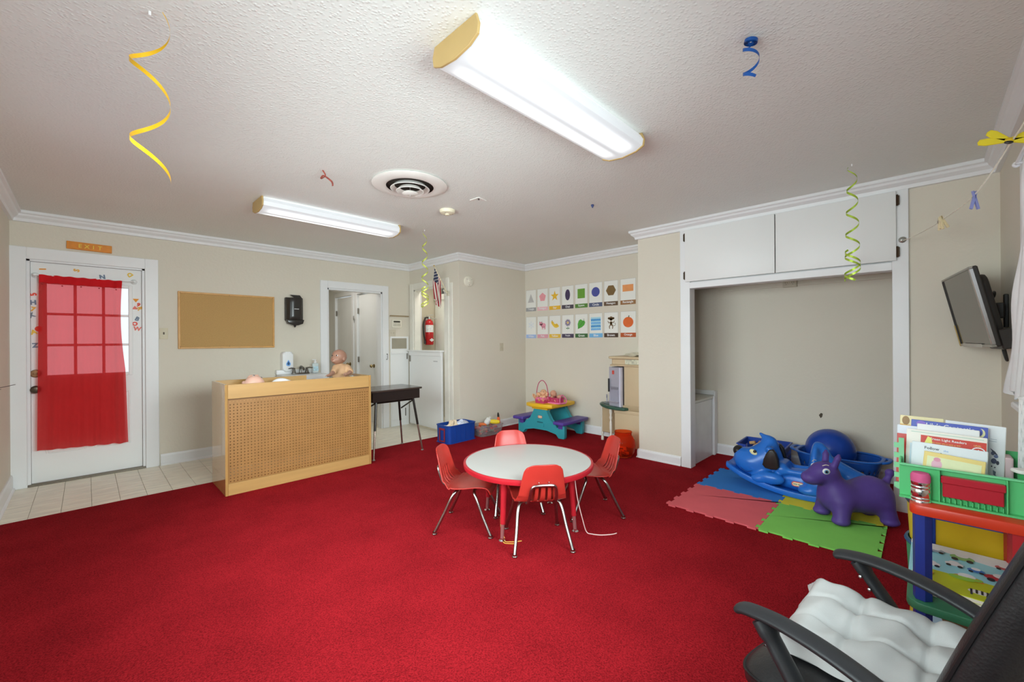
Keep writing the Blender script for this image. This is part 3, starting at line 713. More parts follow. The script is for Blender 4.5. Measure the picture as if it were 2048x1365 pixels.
# ---------------------------------------------------------------- ceiling
def lens_mat():
    m = mat('lamp_lens', '#9ea0a2', .35, 0, .5, (4, .02)); nt = m.node_tree; N = nt.nodes; L = nt.links; b = N['Principled BSDF']
    tc = N.new('ShaderNodeTexCoord'); sx = N.new('ShaderNodeSeparateXYZ'); L.new(tc.outputs['Object'], sx.inputs[0])
    ab = N.new('ShaderNodeMath'); ab.operation = 'ABSOLUTE'; L.new(sx.outputs[1], ab.inputs[0])
    su = N.new('ShaderNodeMath'); su.operation = 'SUBTRACT'; su.inputs[1].default_value = .058; L.new(ab.outputs[0], su.inputs[0])
    a2 = N.new('ShaderNodeMath'); a2.operation = 'ABSOLUTE'; L.new(su.outputs[0], a2.inputs[0])
    r1 = N.new('ShaderNodeMapRange'); r1.interpolation_type = 'SMOOTHERSTEP'; r1.inputs[1].default_value = .012; r1.inputs[2].default_value = .062; r1.inputs[3].default_value = 1; r1.inputs[4].default_value = 0; L.new(a2.outputs[0], r1.inputs[0])
    ax = N.new('ShaderNodeMath'); ax.operation = 'ABSOLUTE'; L.new(sx.outputs[0], ax.inputs[0])
    r2 = N.new('ShaderNodeMapRange'); r2.interpolation_type = 'SMOOTHERSTEP'; r2.inputs[1].default_value = .48; r2.inputs[2].default_value = .61; r2.inputs[3].default_value = 1; r2.inputs[4].default_value = 0; L.new(ax.outputs[0], r2.inputs[0])
    mu = N.new('ShaderNodeMath'); mu.operation = 'MULTIPLY'; L.new(r1.outputs[0], mu.inputs[0]); L.new(r2.outputs[0], mu.inputs[1])
    st = N.new('ShaderNodeMapRange'); st.inputs[3].default_value = .30; st.inputs[4].default_value = .95; L.new(mu.outputs[0], st.inputs[0])
    b.inputs['Emission Color'].default_value = (.95, .975, 1, 1); L.new(st.outputs[0], b.inputs['Emission Strength']); return m
M_LENS = lens_mat()
def fixture(label, loc, first=[]):
    r = thing('fluorescent_light', label, 'ceiling light', loc, 0, 'wraparound fluorescent lights')
    h = .105; L2 = .605
    prof = [(-.118, -.012), (-.134, -.04), (-.128, -.072), (-.085, -.092), (0, -.102), (.085, -.092), (.128, -.072), (.134, -.04), (.118, -.012)]
    mb = MB()
    ra = [mb._v((-L2, y, z)) for y, z in prof]; rb = [mb._v((L2, y, z)) for y, z in prof]
    for i in range(len(prof)-1): mb._f([ra[i], ra[i+1], rb[i+1], rb[i]])
    mb.build('lens', M_LENS, r, smooth=30)
    MB().box(-.6, .6, -.11, .11, -.014, 0).build('pan', M_WHITEP, r)
    cap = [(-.125, 0), (-.140, -.04), (-.134, -.076), (-.088, -.096), (0, -.106), (.088, -.096), (.134, -.076), (.140, -.04), (.125, 0)]
    for s in (-1, 1): MB().prism([(y, z) for y, z in cap], s*.612-.006, s*.612+.006, Matrix(((0, 0, 1, 0), (1, 0, 0, 0), (0, 1, 0, 0), (0, 0, 0, 1))), .002, 1).build('end_cap', mat('end_cap_tan', '#a58a58', .5), r)
    return r
fixture('long wraparound fluorescent light nearest the camera on the ceiling', (1.59, 1.255, HC))
fixture('long wraparound fluorescent light nearer the exit wall on the ceiling', (1.595, 3.87, HC))
r = thing('air_vent', 'round white ceiling air diffuser with nested rings between the two lights', 'air vent', (1.69, 2.72, HC))
MV = mat('vent_white', '#cfccc6', .4)
MB().lathe([(.182, 0), (.268, -.004), (.272, -.010), (.26, -.016), (.2, -.03), (.172, -.02)], 40).build('flange', MV, r)
for ra, rb, z in ((.140, .112, -.040), (.098, .072, -.056)): MB().lathe([(rb, z+.026), (ra, z), (ra+.003, z+.003), (rb+.003, z+.029)], 36).build('ring', MV, r)
MB().lathe([(0, -.080), (.045, -.077), (.058, -.070), (.052, -.062), (0, -.06)], 28).build('centre_cone', MV, r)
MB().lathe([(.0, .0), (.180, 0), (.176, -.020), (.172, -.020), (.172, -.004), (0, -.004)], 32).build('duct_shade_disc', mat('duct_shade', '#2a211b', .8), r)  # flat dark disc standing in for the shade up the duct
MB().cyl((0, 0, -.09), (0, 0, -.01), .004, 8).build('adjusting_screw', M_STEEL, r)
mb = MB(); mb.box(-.006, .09, -.012, .012, -.006, 0, .001, 1, RZ(10)); mb.box(-.012, .012, -.006, .09, -.006, 0, .001, 1, RZ(4)); o = mb.build('ceiling_bracket', MV); o.location = (2.244, 2.586, HC)
tag(o, 'small white corner bracket on the ceiling right of the air vent', 'bracket'); MB().ell((.02, .02, -.007), (.008, .008, .003), n=8, m=5).build('bracket_hole', M_DARK, o)
o = MB().tube(smooth_path([(0, 0, 0), (.012, .02, -.03), (-.02, .03, -.05), (-.01, .05, -.02), (.03, .06, -.045), (.05, .045, -.07), (.06, .02, -.1)], 5), .006, 4, flat=(1, .15)).build('foil_scrap', mat('foil_red', '#8f4a40', .3, .3, .5, (40, .4)))
o.location = (1.126, 2.905, HC); o.rotation_euler.z = R(-40); tag(o, 'torn scrap of red and white foil ribbon stuck to the ceiling', 'ribbon')
o = MB().lathe([(.012, 0), (.014, -.008), (.007, -.02), (.004, -.028), (0, -.028)], 12).build('push_pin', mat('pin_blue', '#39466f', .4)); o.location = (3.063, 2.037, HC); tag(o, 'tiny dark blue push pin in the ceiling', 'pin')

def streamer(label, top, col, radius, length, turns, width, ph, shrink=0, coil=0, second=False):
    r = thing('spiral_streamer', label, 'streamer', top)
    m = mat('foil_'+col, {'yellow': '#d3a41f', 'blue': '#1c4d92', 'lime': '#9cb43c', 'olive': '#a9b04e'}[col], .28, .35, .5, (9, .1))
    def hel(p0, fr0, fr1, nm):
        mb = MB(); n = int(40*turns); a = []; b = []
        for i in range(n+1):
            t = fr0+(fr1-fr0)*i/n; an = 2*PI*turns*t+p0; rr = radius*(1-shrink+shrink*t)
            q = Vector((rr*math.cos(an), rr*math.sin(an), -length*t)); tw = Vector((-math.sin(an)*rr*2*PI*turns, math.cos(an)*rr*2*PI*turns, -length)).normalized()
            side = tw.cross(Vector((math.cos(an), math.sin(an), 0))).normalized()*width/2*min(1, .25+t*4)
            a.append(q-side); b.append(q+side)
        mb.strip(a, b); mb.build(nm, m, r, smooth=80)
    hel(ph, 0, 1, 'ribbon')
    if second: hel(ph+1.3, .72, 1, 'ribbon')
    if coil:
        mb = MB()
        for k in range(4): mb.lathe([(coil*(.45+.18*k), -.006), (coil*(.45+.18*k), .006)], 20)
        o = mb.build('coil', m, r, smooth=80); o.location = (0, 0, .0); o.rotation_euler = (R(12), 0, 0)
    MB().cyl((0, 0, -.002), (0, 0, .012), .004, 6).build('tack', M_WHITEP, r)
    return r
streamer('large loose yellow spiral streamer hanging near the left of the ceiling', (.16, 1.935, HC-.012), 'yellow', .055, .58, 2.15, .013, -1.0)
streamer('short blue spiral streamer with a tight coil at its top', (1.80, .473, HC-.02), 'blue', .028, .15, 1.6, .012, .2, coil=.024)
streamer('long lime green spiral streamer in front of the white overhead cupboard', (3.60, .345, HC-.012), 'lime', .045, .77, 5.2, .013, 1.0, .45, second=True)
streamer('pale green spiral streamer hanging left of the small flag', (2.49, 3.733, HC-.012), 'olive', .042, .80, 5.0, .014, 2.0, .5, second=True)

# ---------------------------------------------------------------- alphabet cards: shapes above, colours below
XCARD = XC-.0008
SH = [('Triangle', '#8d8d8d'), ('Pentagon', '#d9a7ac'), ('Star', '#d8a42c'), ('Oval', '#48424c'), ('Square', '#4f7a34'), ('Circle', '#4d5570'), ('Hexagon', '#5a4632'), ('Rectangle', '#8a6440')]
CO = [('White', '#93a9cc'), ('Pink', '#c88f9b'), ('Yellow', '#d6ab3a'), ('Purple', '#463d52'), ('Green', '#355f34'), ('Blue', '#6ba3ca'), ('Brown', '#46352a'), ('Orange', '#a8512a')]
M_CARD = mat('card_white', '#d9d3cd', .3, 0, .5, (3, .02)); M_INK = mat('print_dark', '#2f2a2a', .5); M_CAPT = mat('caption_white', '#e6e2dc', .4)
def art(mb, w):
    """flat print of each card; returns its materials"""
    z = .0012; E = lambda x, y, rx, ry=None, n=18, a=90: mb.prism(ngon(n, rx, a, x, y, ry), z, z+.0005)
    C = lambda h: mat('print_'+h[1:], h, .35, 0, .5, (14, .07))
    if w == 'Triangle': mb.prism([(-.062, -.055), (.062, -.055), (0, .075)], z, z+.0005); return [C('#a8a6a4')]
    if w == 'Pentagon': E(0, .01, .068, None, 5); return [C('#d98f96')]
    if w == 'Star': mb.prism([(( .078 if k % 2 == 0 else .031)*math.cos(R(90+36*k)), .01+(.078 if k % 2 == 0 else .031)*math.sin(R(90+36*k))) for k in range(10)], z, z+.0005); return [C('#d9a92f')]
    if w == 'Oval': E(0, .008, .043, .078, 28); return [C('#3e3350')]
    if w == 'Square': mb.prism(rrect(.122, .132, .002, 1, 0, .008), z, z+.0005); return [C('#5e8f33')]
    if w == 'Circle': E(0, .01, .064, None, 32); return [C('#454b8c')]
    if w == 'Hexagon': E(0, .01, .074, None, 6, 0); return [C('#6e5734')]
    if w == 'Rectangle': mb.prism(rrect(.15, .086, .002, 1, 0, .02), z, z+.0005); return [C('#cf8a55')]
    if w == 'White':
        for k in range(6):
            M = T(0, .01, 0) @ RZ(60*k); mb.box(-.0025, .0025, 0, .06, z, z+.0005, M=M); mb.box(-.016, .016, .036, .040, z, z+.0005, M=M); mb.box(-.011, .011, .05, .0535, z, z+.0005, M=M)
        return [C('#bfc8d2')]
    if w == 'Pink':
        E(.012, 0, .048, .036); E(-.036, .024, .032, .03)
        for x in (-.012, .006, .036, .048): mb.box(x-.005, x+.005, -.06, -.02, z, z+.0005)
        mb.mi = 1; E(-.044, .018, .012, .009); E(-.058, .05, .010, .012, 3); E(-.016, .05, .010, .012, 3); return [C('#d08a9a'), C('#7c4450')]
    if w == 'Yellow':
        for k in range(3):
            cx, cy, a0 = .0+.012*k, .012+.006*k, -25-10*k; pts = [(.07*math.cos(R(t)), .07*math.sin(R(t))) for t in range(180, 321, 14)]; inn = [(.046*math.cos(R(t))+.006, .046*math.sin(R(t))+.008) for t in range(306, 179, -14)]
            mb.mi = k % 2; mb.prism([(x+cx, y+cy+.04-.018*k) for x, y in pts+inn], z+.0005*k, z+.0005*k+.0005)
        mb.mi = 2; E(-.052, .062, .006); return [C('#dcb13c'), C('#c99a2a'), C('#57431f')]
    if w == 'Purple':
        for k in range(14): mb.mi = k % 2; E(.036*math.cos(R(k*25.7)), .025+.036*math.sin(R(k*25.7)), .026, .0065, 10) if False else mb.prism([(math.cos(R(k*25.7))*a-math.sin(R(k*25.7))*b, .025+math.sin(R(k*25.7))*a+math.cos(R(k*25.7))*b) for a, b in ((.012, 0), (.035, .0075), (.058, 0), (.035, -.0075))], z, z+.0005)
        mb.mi = 2; E(0, .025, .016); mb.mi = 3; mb.box(-.0025, .0025, -.075, -.03, z, z+.0005); E(-.016, -.055, .014, .007); E(.016, -.055, .014, .007); return [C('#5c4a70'), C('#7a6a8c'), C('#d9b463'), C('#3d6a34')]
    if w == 'Green': mb.prism([(-.058, -.07), (-.062, .0), (-.045, .045), (-.012, .066), (.012, .05), (.022, .044), (.05, .045), (.062, .02), (.05, -.015), (.01, -.045)], z, z+.0005); mb.mi = 1; mb.box(-.002, .002, -.09, .07, z+.0005, z+.001, M=RZ(-42)); mb.box(.045, .062, .05, .056, z, z+.0006, M=RZ(12)); return [C('#4f9a3e'), C('#2c6a2c')]
    if w == 'Blue':
        mb.prism(rrect(.155, .165, .002, 1, 0, .0), z, z+.0004)
        for k in range(4):
            for j in range(6): mb.mi = 1+(k % 2); mb.prism([(-.077+.0258*j, .066-.042*k), (-.077+.0258*(j+.5), .052-.042*k), (-.077+.0258*(j+1), .066-.042*k), (-.077+.0258*(j+1), .04-.042*k), (-.077+.0258*(j+.5), .028-.042*k), (-.077+.0258*j, .04-.042*k)], z+.0004, z+.0009)
        return [C('#9cc4e2'), C('#3f86bd'), C('#6aa5d2')]
    if w == 'Brown':
        E(0, .055, .028); E(-.034, .058, .015); E(.034, .058, .015); E(0, -.008, .018, .028)
        for s in (-1, 1): mb.tube([(s*.014, .01, z), (s*.036, -.002, z), (s*.048, .024, z)], .0055, 5, flat=(.12, 1)); mb.tube([(s*.01, -.028, z), (s*.026, -.05, z), (s*.02, -.078, z)], .0065, 5, flat=(.12, 1))
        mb.tube(smooth_path([(.014, -.024, z), (.04, -.04, z), (.062, -.03, z), (.062, -.008, z), (.05, -.008, z)], 4), .003, 5, flat=(.2, 1))
        mb.mi = 1; E(0, .047, .018, .015); E(-.034, .058, .008); E(.034, .058, .008); E(0, -.008, .010, .017); mb.mi = 2; E(-.008, .06, .004); E(.008, .06, .004); return [C('#6b5233'), C('#b39a72'), C('#241c16')]
    if w == 'Orange':
        E(0, 0, .072, .066, 26); mb.mi = 1
        for x in (-.026, .026): mb.tube([(x*1.5, .05, z), (x*1.9, 0, z), (x*1.5, -.05, z)], .002, 4, flat=(.3, 1))
        mb.mi = 2; mb.box(-.006, .006, .06, .085, z, z+.0006, M=RZ(-8)); return [C('#c95f2b'), C('#8e3f1c'), C('#4b5536')]
for row, (items, zc) in enumerate(((SH, 1.883), (CO, 1.47))):
    for i, (w, band) in enumerate(items):
        yc = 4.318-.2335*i-(.012 if i > 6 else 0); s = 1 if i < 7 else 1.03
        r = thing('picture_card', {0: 'printed shape card captioned %s in the upper row on the wall', 1: 'printed colour card captioned %s in the lower row on the wall'}[row] % w, 'card', M=frame('-x', (XCARD, yc, zc)) @ RZ(random.uniform(-.6, .6)), group='shape cards in the upper row' if row == 0 else 'colour cards in the lower row')
        MB().box(-.104*s, .104*s, -.163, .163, 0, .0008).build('paper', M_CARD, r)
        mb = MB()
        for (a, b, c, d) in ((-.104*s, -.102*s, -.163, .163), (.102*s, .104*s, -.163, .163), (-.104*s, .104*s, .161, .163)): mb.box(a, b, c, d, .0008, .0012)
        mb.build('border', mat('card_border', '#8b8680', .5), r)
        MB().box(-.104*s, .104*s, -.163, -.108, .0008, .0014).build('caption_band', mat('band_'+band[1:], band, .35), r)
        mb = MB(); put_text(mb, w, 0, -.134, .0016, w=.165, h=.036 if any(c in w for c in 'gqy') else .031, bold=.018); mb.build('caption', M_CAPT, r, smooth=0)
        mb = MB(); mb.M = T(0, .026, 0); mt = art(mb, w); mb.build('picture', mt, r, smooth=0)
# ---------------------------------------------------------------- alcove: casing, overhead cupboard, low built-in box
PX = 4.15
mb = MB(); mb.box(PX, XB+.10, 1.642, 1.737, 0, 2.40, .003, 1); struct('trim_13', mb, M_TRIM)
mb = MB(); mb.box(PX, XB+.10, .082, .172, 0, 2.40, .003, 1); struct('trim_14', mb, M_TRIM)
mb = MB(); mb.box(PX, XB+.10, .172, 1.642, 1.772, 1.832, .003, 1); mb.box(PX+.001, XB+.10, .172, 1.642, 2.34, 2.40); struct('trim_15', mb, M_TRIM)
r = thing('overhead_cupboard', 'wide white two door cupboard above the alcove opening', 'cabinet', (XB, .9, 1.83))
mb = MB(); mb.box(XB+.101, XA-.005, .14, 1.70, 1.85, 1.87); mb.box(XB+.01, XB+.1, .172, 1.642, 1.832, 2.34); mb.build('carcass', M_DOORW, r, world=True)
for (a, b, hy, hs) in ((.915, 1.680, 1.690, 1), (.148, .908, .138, -1)):
    o = MB().box(4.128, 4.148, a, b, 1.838, 2.342, .003, 2).build('cupboard_door', M_DOORW, r, world=True)
    for z in (1.90, 2.275):
        mb = MB(); mb.box(4.132, 4.146, hy-.008, hy+.008, z-.034, z+.034, .002, 1); mb.cyl((4.134, hy-hs*.004, z-.04), (4.134, hy-hs*.004, z+.04), .006, 8); mb.build('hinge', mat('hinge_brown', '#3d2f22', .4, .6), o, world=True)
r = thing('built_in_box', 'low white built-in box at the left side of the alcove', 'cabinet', (4.55, 1.9, 0))
mb = MB(); mb.box(XB+.101, XA-.006, 1.665, 2.095, .008, .62); mb.build('body', mat('box_paint', '#c9cac9', .3), r, world=True)
MB().box(XB+.101, XA-.006, 1.655, 2.095, .625, .650, .003, 1).build('top', mat('box_top', '#bcbab2', .4), r, world=True)
MB().box(4.80, 4.835, 1.640, 1.664, .008, .65, .003, 1).build('corner_strip', M_TRIM, r, world=True)
MB().box(4.836, XA-.002, 1.648, 1.664, .008, .70, .003, 1).build('wall_strip', M_TRIM, r, world=True)
MB().box(XA-.03, XA-.004, 1.672, 2.095, .652, .70, .003, 1).build('back_strip', M_TRIM, r, world=True)
o = MB().ell((0, 0, .09), (.09, .09, .09)).lathe([(.05, 0), (.055, .01), (.04, .02)], 16).build('dark_ball', mat('dark_rubber', '#37332d', .5)); o.location = (4.62, 1.93, .652)
tag(o, 'dark round ball on the white built-in box mostly hidden by the post', 'ball')
o = MB().prism([(-.012, .0), (.004, .022), (.018, .016), (.014, -.012), (.002, -.028)], 0, .004).build('wall_hole', mat('hole_dark', '#4b4437', .9)); o.matrix_basis = frame('-x', (XA-.0005, .718, .54))
tag(o, 'small dark torn patch in the alcove wall above the blue ball', 'wall hole')

struct('trim_17', MB().box(XA-.012, XA, .10, 1.63, 1.795, 1.812, .002, 1), M_WALL)
# ---------------------------------------------------------------- pegboard changing unit
def wood(name, h, rough=.35, stretch=(2, 30, 30), k=.72, amt=.10, coat=0):
    m = mat(name, h, rough, 0, .5, (1, amt), None, k, coat=coat); nt = m.node_tree; N = nt.nodes; L = nt.links
    n = [x for x in N if x.type == 'TEX_NOISE'][0]; tc = [x for x in N if x.type == 'TEX_COORD'][0]
    mp = N.new('ShaderNodeMapping'); mp.inputs['Scale'].default_value = stretch; L.new(tc.outputs['Object'], mp.inputs[0]); L.new(mp.outputs[0], n.inputs['Vector']); n.inputs['Detail'].default_value = 6
    return m
M_BIRCH = wood('birch', '#a98552', .3, (1.5, 20, 20)); M_BIRCHV = wood('birch_upright', '#a07c4a', .12, (16, 16, 1.2), coat=.5)
M_PEG = mat('hardboard', '#8c6538', .42, 0, .5, (9, .07), (120, .08, .001))
CX0, CX1, CY0, CY1, CZ = .79, 2.06, 4.085, 4.60, .925
r = thing('pegboard_cabinet', 'wide birch changing unit with a pegboard front facing the room', 'cabinet', (1.425, 4.34, .008))
MB().box(CX0, CX0+.02, CY0, CY1, .008, CZ, .002, 1).build('side_panel', M_BIRCHV, r, world=True)
MB().box(CX1-.02, CX1, CY0, CY1, .008, CZ, .002, 1).build('side_panel', M_BIRCHV, r, world=True)
MB().box(CX0+.0205, CX1-.0205, CY0+.003, CY0+.022, .805, CZ-.002, .002, 1).build('top_rail', M_BIRCH, r, world=True)
MB().box(CX0+.0205, CX1-.0205, CY0+.003, CY0+.022, .008, .105, .002, 1).build('plinth', M_BIRCH, r, world=True)
MB().box(CX0+.0205, CX1-.0205, CY0+.012, CY1-.005, .776, .796).build('tray_floor', M_BIRCH, r, world=True)
MB().box(CX0+.0205, 1.60, CY1-.02, CY1, .796, CZ, .002, 1).build('back_rail', M_BIRCH, r, world=True)
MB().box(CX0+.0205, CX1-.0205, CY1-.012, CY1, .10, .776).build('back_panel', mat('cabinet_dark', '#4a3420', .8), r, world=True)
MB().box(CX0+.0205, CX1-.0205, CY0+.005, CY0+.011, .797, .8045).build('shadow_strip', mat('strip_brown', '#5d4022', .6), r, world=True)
# pegboard with real holes
bx0, bx1, bz0, bz1 = CX0+.0205, CX1-.0205, .106, .797; pit = .0254; nc = int((bx1-bx0)/pit); nr = int((bz1-bz0)/pit); mb = MB(); yf, yb = CY0+.010, CY0+.016
ox, oz = bx0+((bx1-bx0)-nc*pit)/2, bz0+((bz1-bz0)-nr*pit)/2; grid = {}
def gv(i, j, y=yf):
    if (i, j) not in grid: grid[i, j] = mb._v((bx0 if i == 0 else bx1 if i == nc else ox+i*pit, y, bz0 if j == 0 else bz1 if j == nr else oz+j*pit))
    return grid[i, j]
for i in range(nc):
    for j in range(nr):
        cx, cz = ox+(i+.5)*pit, oz+(j+.5)*pit; hv = [mb._v((cx+0.0042*math.cos(R(45+60*k-15)), yf, cz+0.0042*math.sin(R(45+60*k-15)))) for k in range(6)]; hb = [mb._v((cx+0.0042*math.cos(R(45+60*k-15)), yb, cz+0.0042*math.sin(R(45+60*k-15)))) for k in range(6)]
        q = [gv(i+1, j+1), gv(i, j+1), gv(i, j), gv(i+1, j)]
        mb._f([q[0], q[1], hv[1], hv[0]]); mb._f([q[1], hv[2], hv[1]]); mb._f([q[1], q[2], hv[3], hv[2]]); mb._f([q[2], q[3], hv[4], hv[3]]); mb._f([q[3], hv[5], hv[4]]); mb._f([q[3], q[0], hv[0], hv[5]])
        for k in range(6): mb._f([hv[k], hv[(k+1) % 6], hb[(k+1) % 6], hb[k]])
mb.build('pegboard', M_PEG, r, smooth=0, world=True)

# ---------------------------------------------------------------- dolls
M_SKIN_B = mat('doll_brown', '#8f6a58', .4, 0, .5, (8, .05)); M_SKIN_P = mat('doll_pink', '#d3a795', .4, 0, .5, (8, .04)); M_CLOTHB = mat('doll_body_cloth', '#b08d6c', .8, 0, .3, (40, .08), (150, .2, .002))
def doll_head(P, c, s, look):
    """look: unit facing direction"""
    f = np.array(look, float); f /= np.linalg.norm(f); u = np.array([0, 0, 1.]) if abs(f[2]) < .9 else np.array([0, -1., 0]); rr = np.cross(f, u); rr /= np.linalg.norm(rr); u = np.cross(rr, f); c = np.array(c, float)
    Q = np.stack([(P-c) @ rr, (P-c) @ f, (P-c) @ u], -1)/s
    d = sd_ell(Q, (0, -.06, .10), (.50, .56, .52)); d = smin(d, sd_ell(Q, (0, .16, -.22), (.40, .36, .30)), .12)
    for x in (-.20, .20): d = smin(d, sd_ell(Q, (x, .32, -.22), (.15, .12, .13)), .08)
    d = smin(d, sd_ell(Q, (0, .50, -.10), (.065, .07, .06)), .05); d = smin(d, sd_ell(Q, (0, .42, -.40), (.13, .10, .09)), .08); d = smin(d, sd_ell(Q, (0, .47, -.285), (.12, .05, .06)), .04)
    for x in (-.50, .50): d = smin(d, sd_ell(Q, (x, -.06, -.10), (.06, .11, .15)), .04)
    for x in (-.19, .19): d = -smin(-d, sd_ell(Q, (x, .52, .03), (.11, .08, .07)), .03)
    d = -smin(-d, sd_ell(Q, (0, .53, -.285), (.06, .05, .03)), .02)
    return d*s, (rr, f, u)
def head_extras(parent, c, s, axes, eye, mouth):
    rr, f, u = (Vector(a) for a in axes); c = Vector(c)
    for x in (-.19, .19):
        e = MB().ell(tuple(c+s*(rr*x+f*.405+u*.03)), s*.072, n=10, m=8).build('eye', mat('eye_white', '#ded8d0', .2), parent, world=True)
        MB().ell(tuple(c+s*(rr*x+f*.448+u*.03)), s*.052, n=8, m=6).build('iris', mat('iris_'+eye[1:], eye, .2), e, world=True)
    MB().ell(tuple(c+s*(f*.46-u*.285)), (s*.075, s*.075, s*.045), n=10, m=6).build('mouth', mat('mouth_'+mouth[1:], mouth, .4), parent, world=True)
def fingers(P, wrist, dirv, side, s):
    """mitten palm with five separate fingers"""
    w = np.array(wrist, float); d = np.array(dirv, float); d /= np.linalg.norm(d); sd = np.array(side, float); sd -= d*(sd @ d); sd /= np.linalg.norm(sd)
    r = sd_cap(P, w, w+d*.022*s, .011*s, .012*s)
    for k, (o, l) in enumerate(((-.0105, .019), (-.0035, .023), (.0035, .022), (.0105, .016))):
        a = w+d*.026*s+sd*o*s; b = a+d*l*s; r = smin(r, sd_cap(P, a, b, .0042*s, .0036*s), .003*s)
    a = w+d*.012*s-sd*.010*s; return smin(r, sd_cap(P, a, a+d*.014*s-sd*.012*s, .0048*s, .004*s), .003*s)
r = thing('baby_doll', 'brown bald baby doll with cloth body sitting on the pegboard unit', 'doll', (1.84, 4.33, .797))
hd = (1.826, 4.325, 1.108); face = (-.80, -.42, .30)
head_axes = []
def f_body(P):
    d = sd_ell(P, (1.848, 4.33, .925), (.080, .070, .115)); d = smin(d, sd_cap(P, (1.80, 4.315, .995), (1.90, 4.34, .995), .040, .040), .04); d = smin(d, sd_cap(P, (1.838, 4.33, 1.0), (1.832, 4.327, 1.045), .028, .03), .015)
    d = smin(d, sd_cap(P, (1.79, 4.30, 1.0), (1.742, 4.25, .965), .034, .028), .02); d = smin(d, sd_cap(P, (1.915, 4.315, .998), (1.915, 4.24, .962), .034, .029), .02)
    d = smin(d, sd_cap(P, (1.82, 4.30, .845), (1.735, 4.25, .835), .044, .036), .03); d = smin(d, sd_cap(P, (1.86, 4.29, .845), (1.80, 4.21, .835), .044, .036), .03); return d
def f_limb(P):
    d, ax = doll_head(P, hd, .140, face); head_axes[:] = ax
    d = smin(d, sd_cap(P, (1.832, 4.327, 1.02), (1.828, 4.326, 1.07), .026, .028), .015)
    for (a, b, w, dv, sv) in (((1.742, 4.25, .965), (1.690, 4.195, .946), (1.682, 4.188, .944), (-1, -.55, -.12), (0, 1, 0)), ((1.915, 4.24, .962), (1.865, 4.19, .945), (1.856, 4.182, .944), (-1, -.5, .0), (0, 0, 1))):
        d = np.minimum(d, smin(sd_cap(P, a, b, .024, .017), fingers(P, w, dv, sv, 1.15), .01))
    for (a, b) in (((1.735, 4.25, .835), (1.655, 4.215, .828)), ((1.80, 4.21, .835), (1.74, 4.145, .828))):
        b = np.array(b); d = np.minimum(d, smin(sd_cap(P, a, b, .033, .022), sd_cap(P, b, b+np.array([-.004, -.006, .034]), .018, .015), .012))
    return d
MB().nets(nets(f_limb, (1.58, 4.09, .79), (2.02, 4.48, 1.24), .0052)).build('head_and_limbs', M_SKIN_B, r, smooth=80, world=True)
MB().nets(nets(f_body, (1.67, 4.12, .79), (1.99, 4.45, 1.05), .0065)).build('cloth_body', M_CLOTHB, r, smooth=80, world=True)
head_extras(r, hd, .140, head_axes, '#2b2018', '#8a4038')
r = thing('baby_doll', 'pale pink doll lying on its back at the left end of the pegboard unit', 'doll', (1.1, 4.35, .797))
ax2 = []
hd2 = (1.06, 4.33, .890)
def f_l(P):
    d, ax = doll_head(P, hd2, .165, (.35, -.05, .93)); ax2[:] = ax; return smin(d, sd_cap(P, (1.10, 4.33, .875), (1.15, 4.33, .865), .032, .034), .015)
MB().nets(nets(f_l, (.92, 4.18, .79), (1.22, 4.48, 1.02), .006)).build('head', M_SKIN_P, r, smooth=80, world=True)
head_extras(r, hd2, .165, ax2, '#39424d', '#a3564e')
def sheet(u, v):
    x = 1.125+.30*u; y = 4.245+.21*v; h = .104*max(0, 1-(abs(v-.5)*2)**2.6)*(1-.25*u) if True else 0
    return (x, y, .800+h*1.5*(.7+.3*math.sin(2+u*7+v*3))+.006*math.sin(u*18+v*11))
MB().grid(sheet, 26, 22).build('blanket', mat('white_cotton', '#d8d8d4', .9, 0, .2, (30, .03), (90, .3, .003)), r, smooth=80, world=True)
def lump(name, label, cat, c, rx, ry, rz, m, seed, group=None):
    rnd = random.Random(seed); k = [(rnd.uniform(3, 7), rnd.uniform(0, 6), rnd.uniform(.05, .16)) for _ in range(6)]
    def fn(u, v):
        a = 2*PI*u; t = PI*(.02+.60*v); rr = 1+sum(q[2]*math.sin(q[0]*a*round(1)+q[1]) if False else q[2]*math.sin(round(q[0])*a+q[1]+v*4) for q in k[:3])*math.sin(t)+sum(q[2]*.6*math.sin(q[0]*3*v+q[1]) for q in k[3:])
        return (c[0]+rx*rr*math.sin(t)*math.cos(a), c[1]+ry*rr*math.sin(t)*math.sin(a), c[2]+max(0, rz*(.30+.72*rr*math.cos(t))))
    o = MB().grid(fn, 40, 20).build(name, m, None, smooth=80); return tag(o, label, cat, group)
lump('crumpled_cloth', 'white cloth printed with teal crumpled behind the sitting doll', 'cloth', (1.975, 4.37, .797), .070, .085, .105, mat('print_cloth', '#c9d2cf', .9, 0, .2, (22, .35)), 3)
lump('folded_towel', 'white towel lying on the tray in front of the sink', 'cloth', (1.70, 4.46, .797), .11, .07, .07, mat('white_cotton', '#d8d8d4', .9), 5)

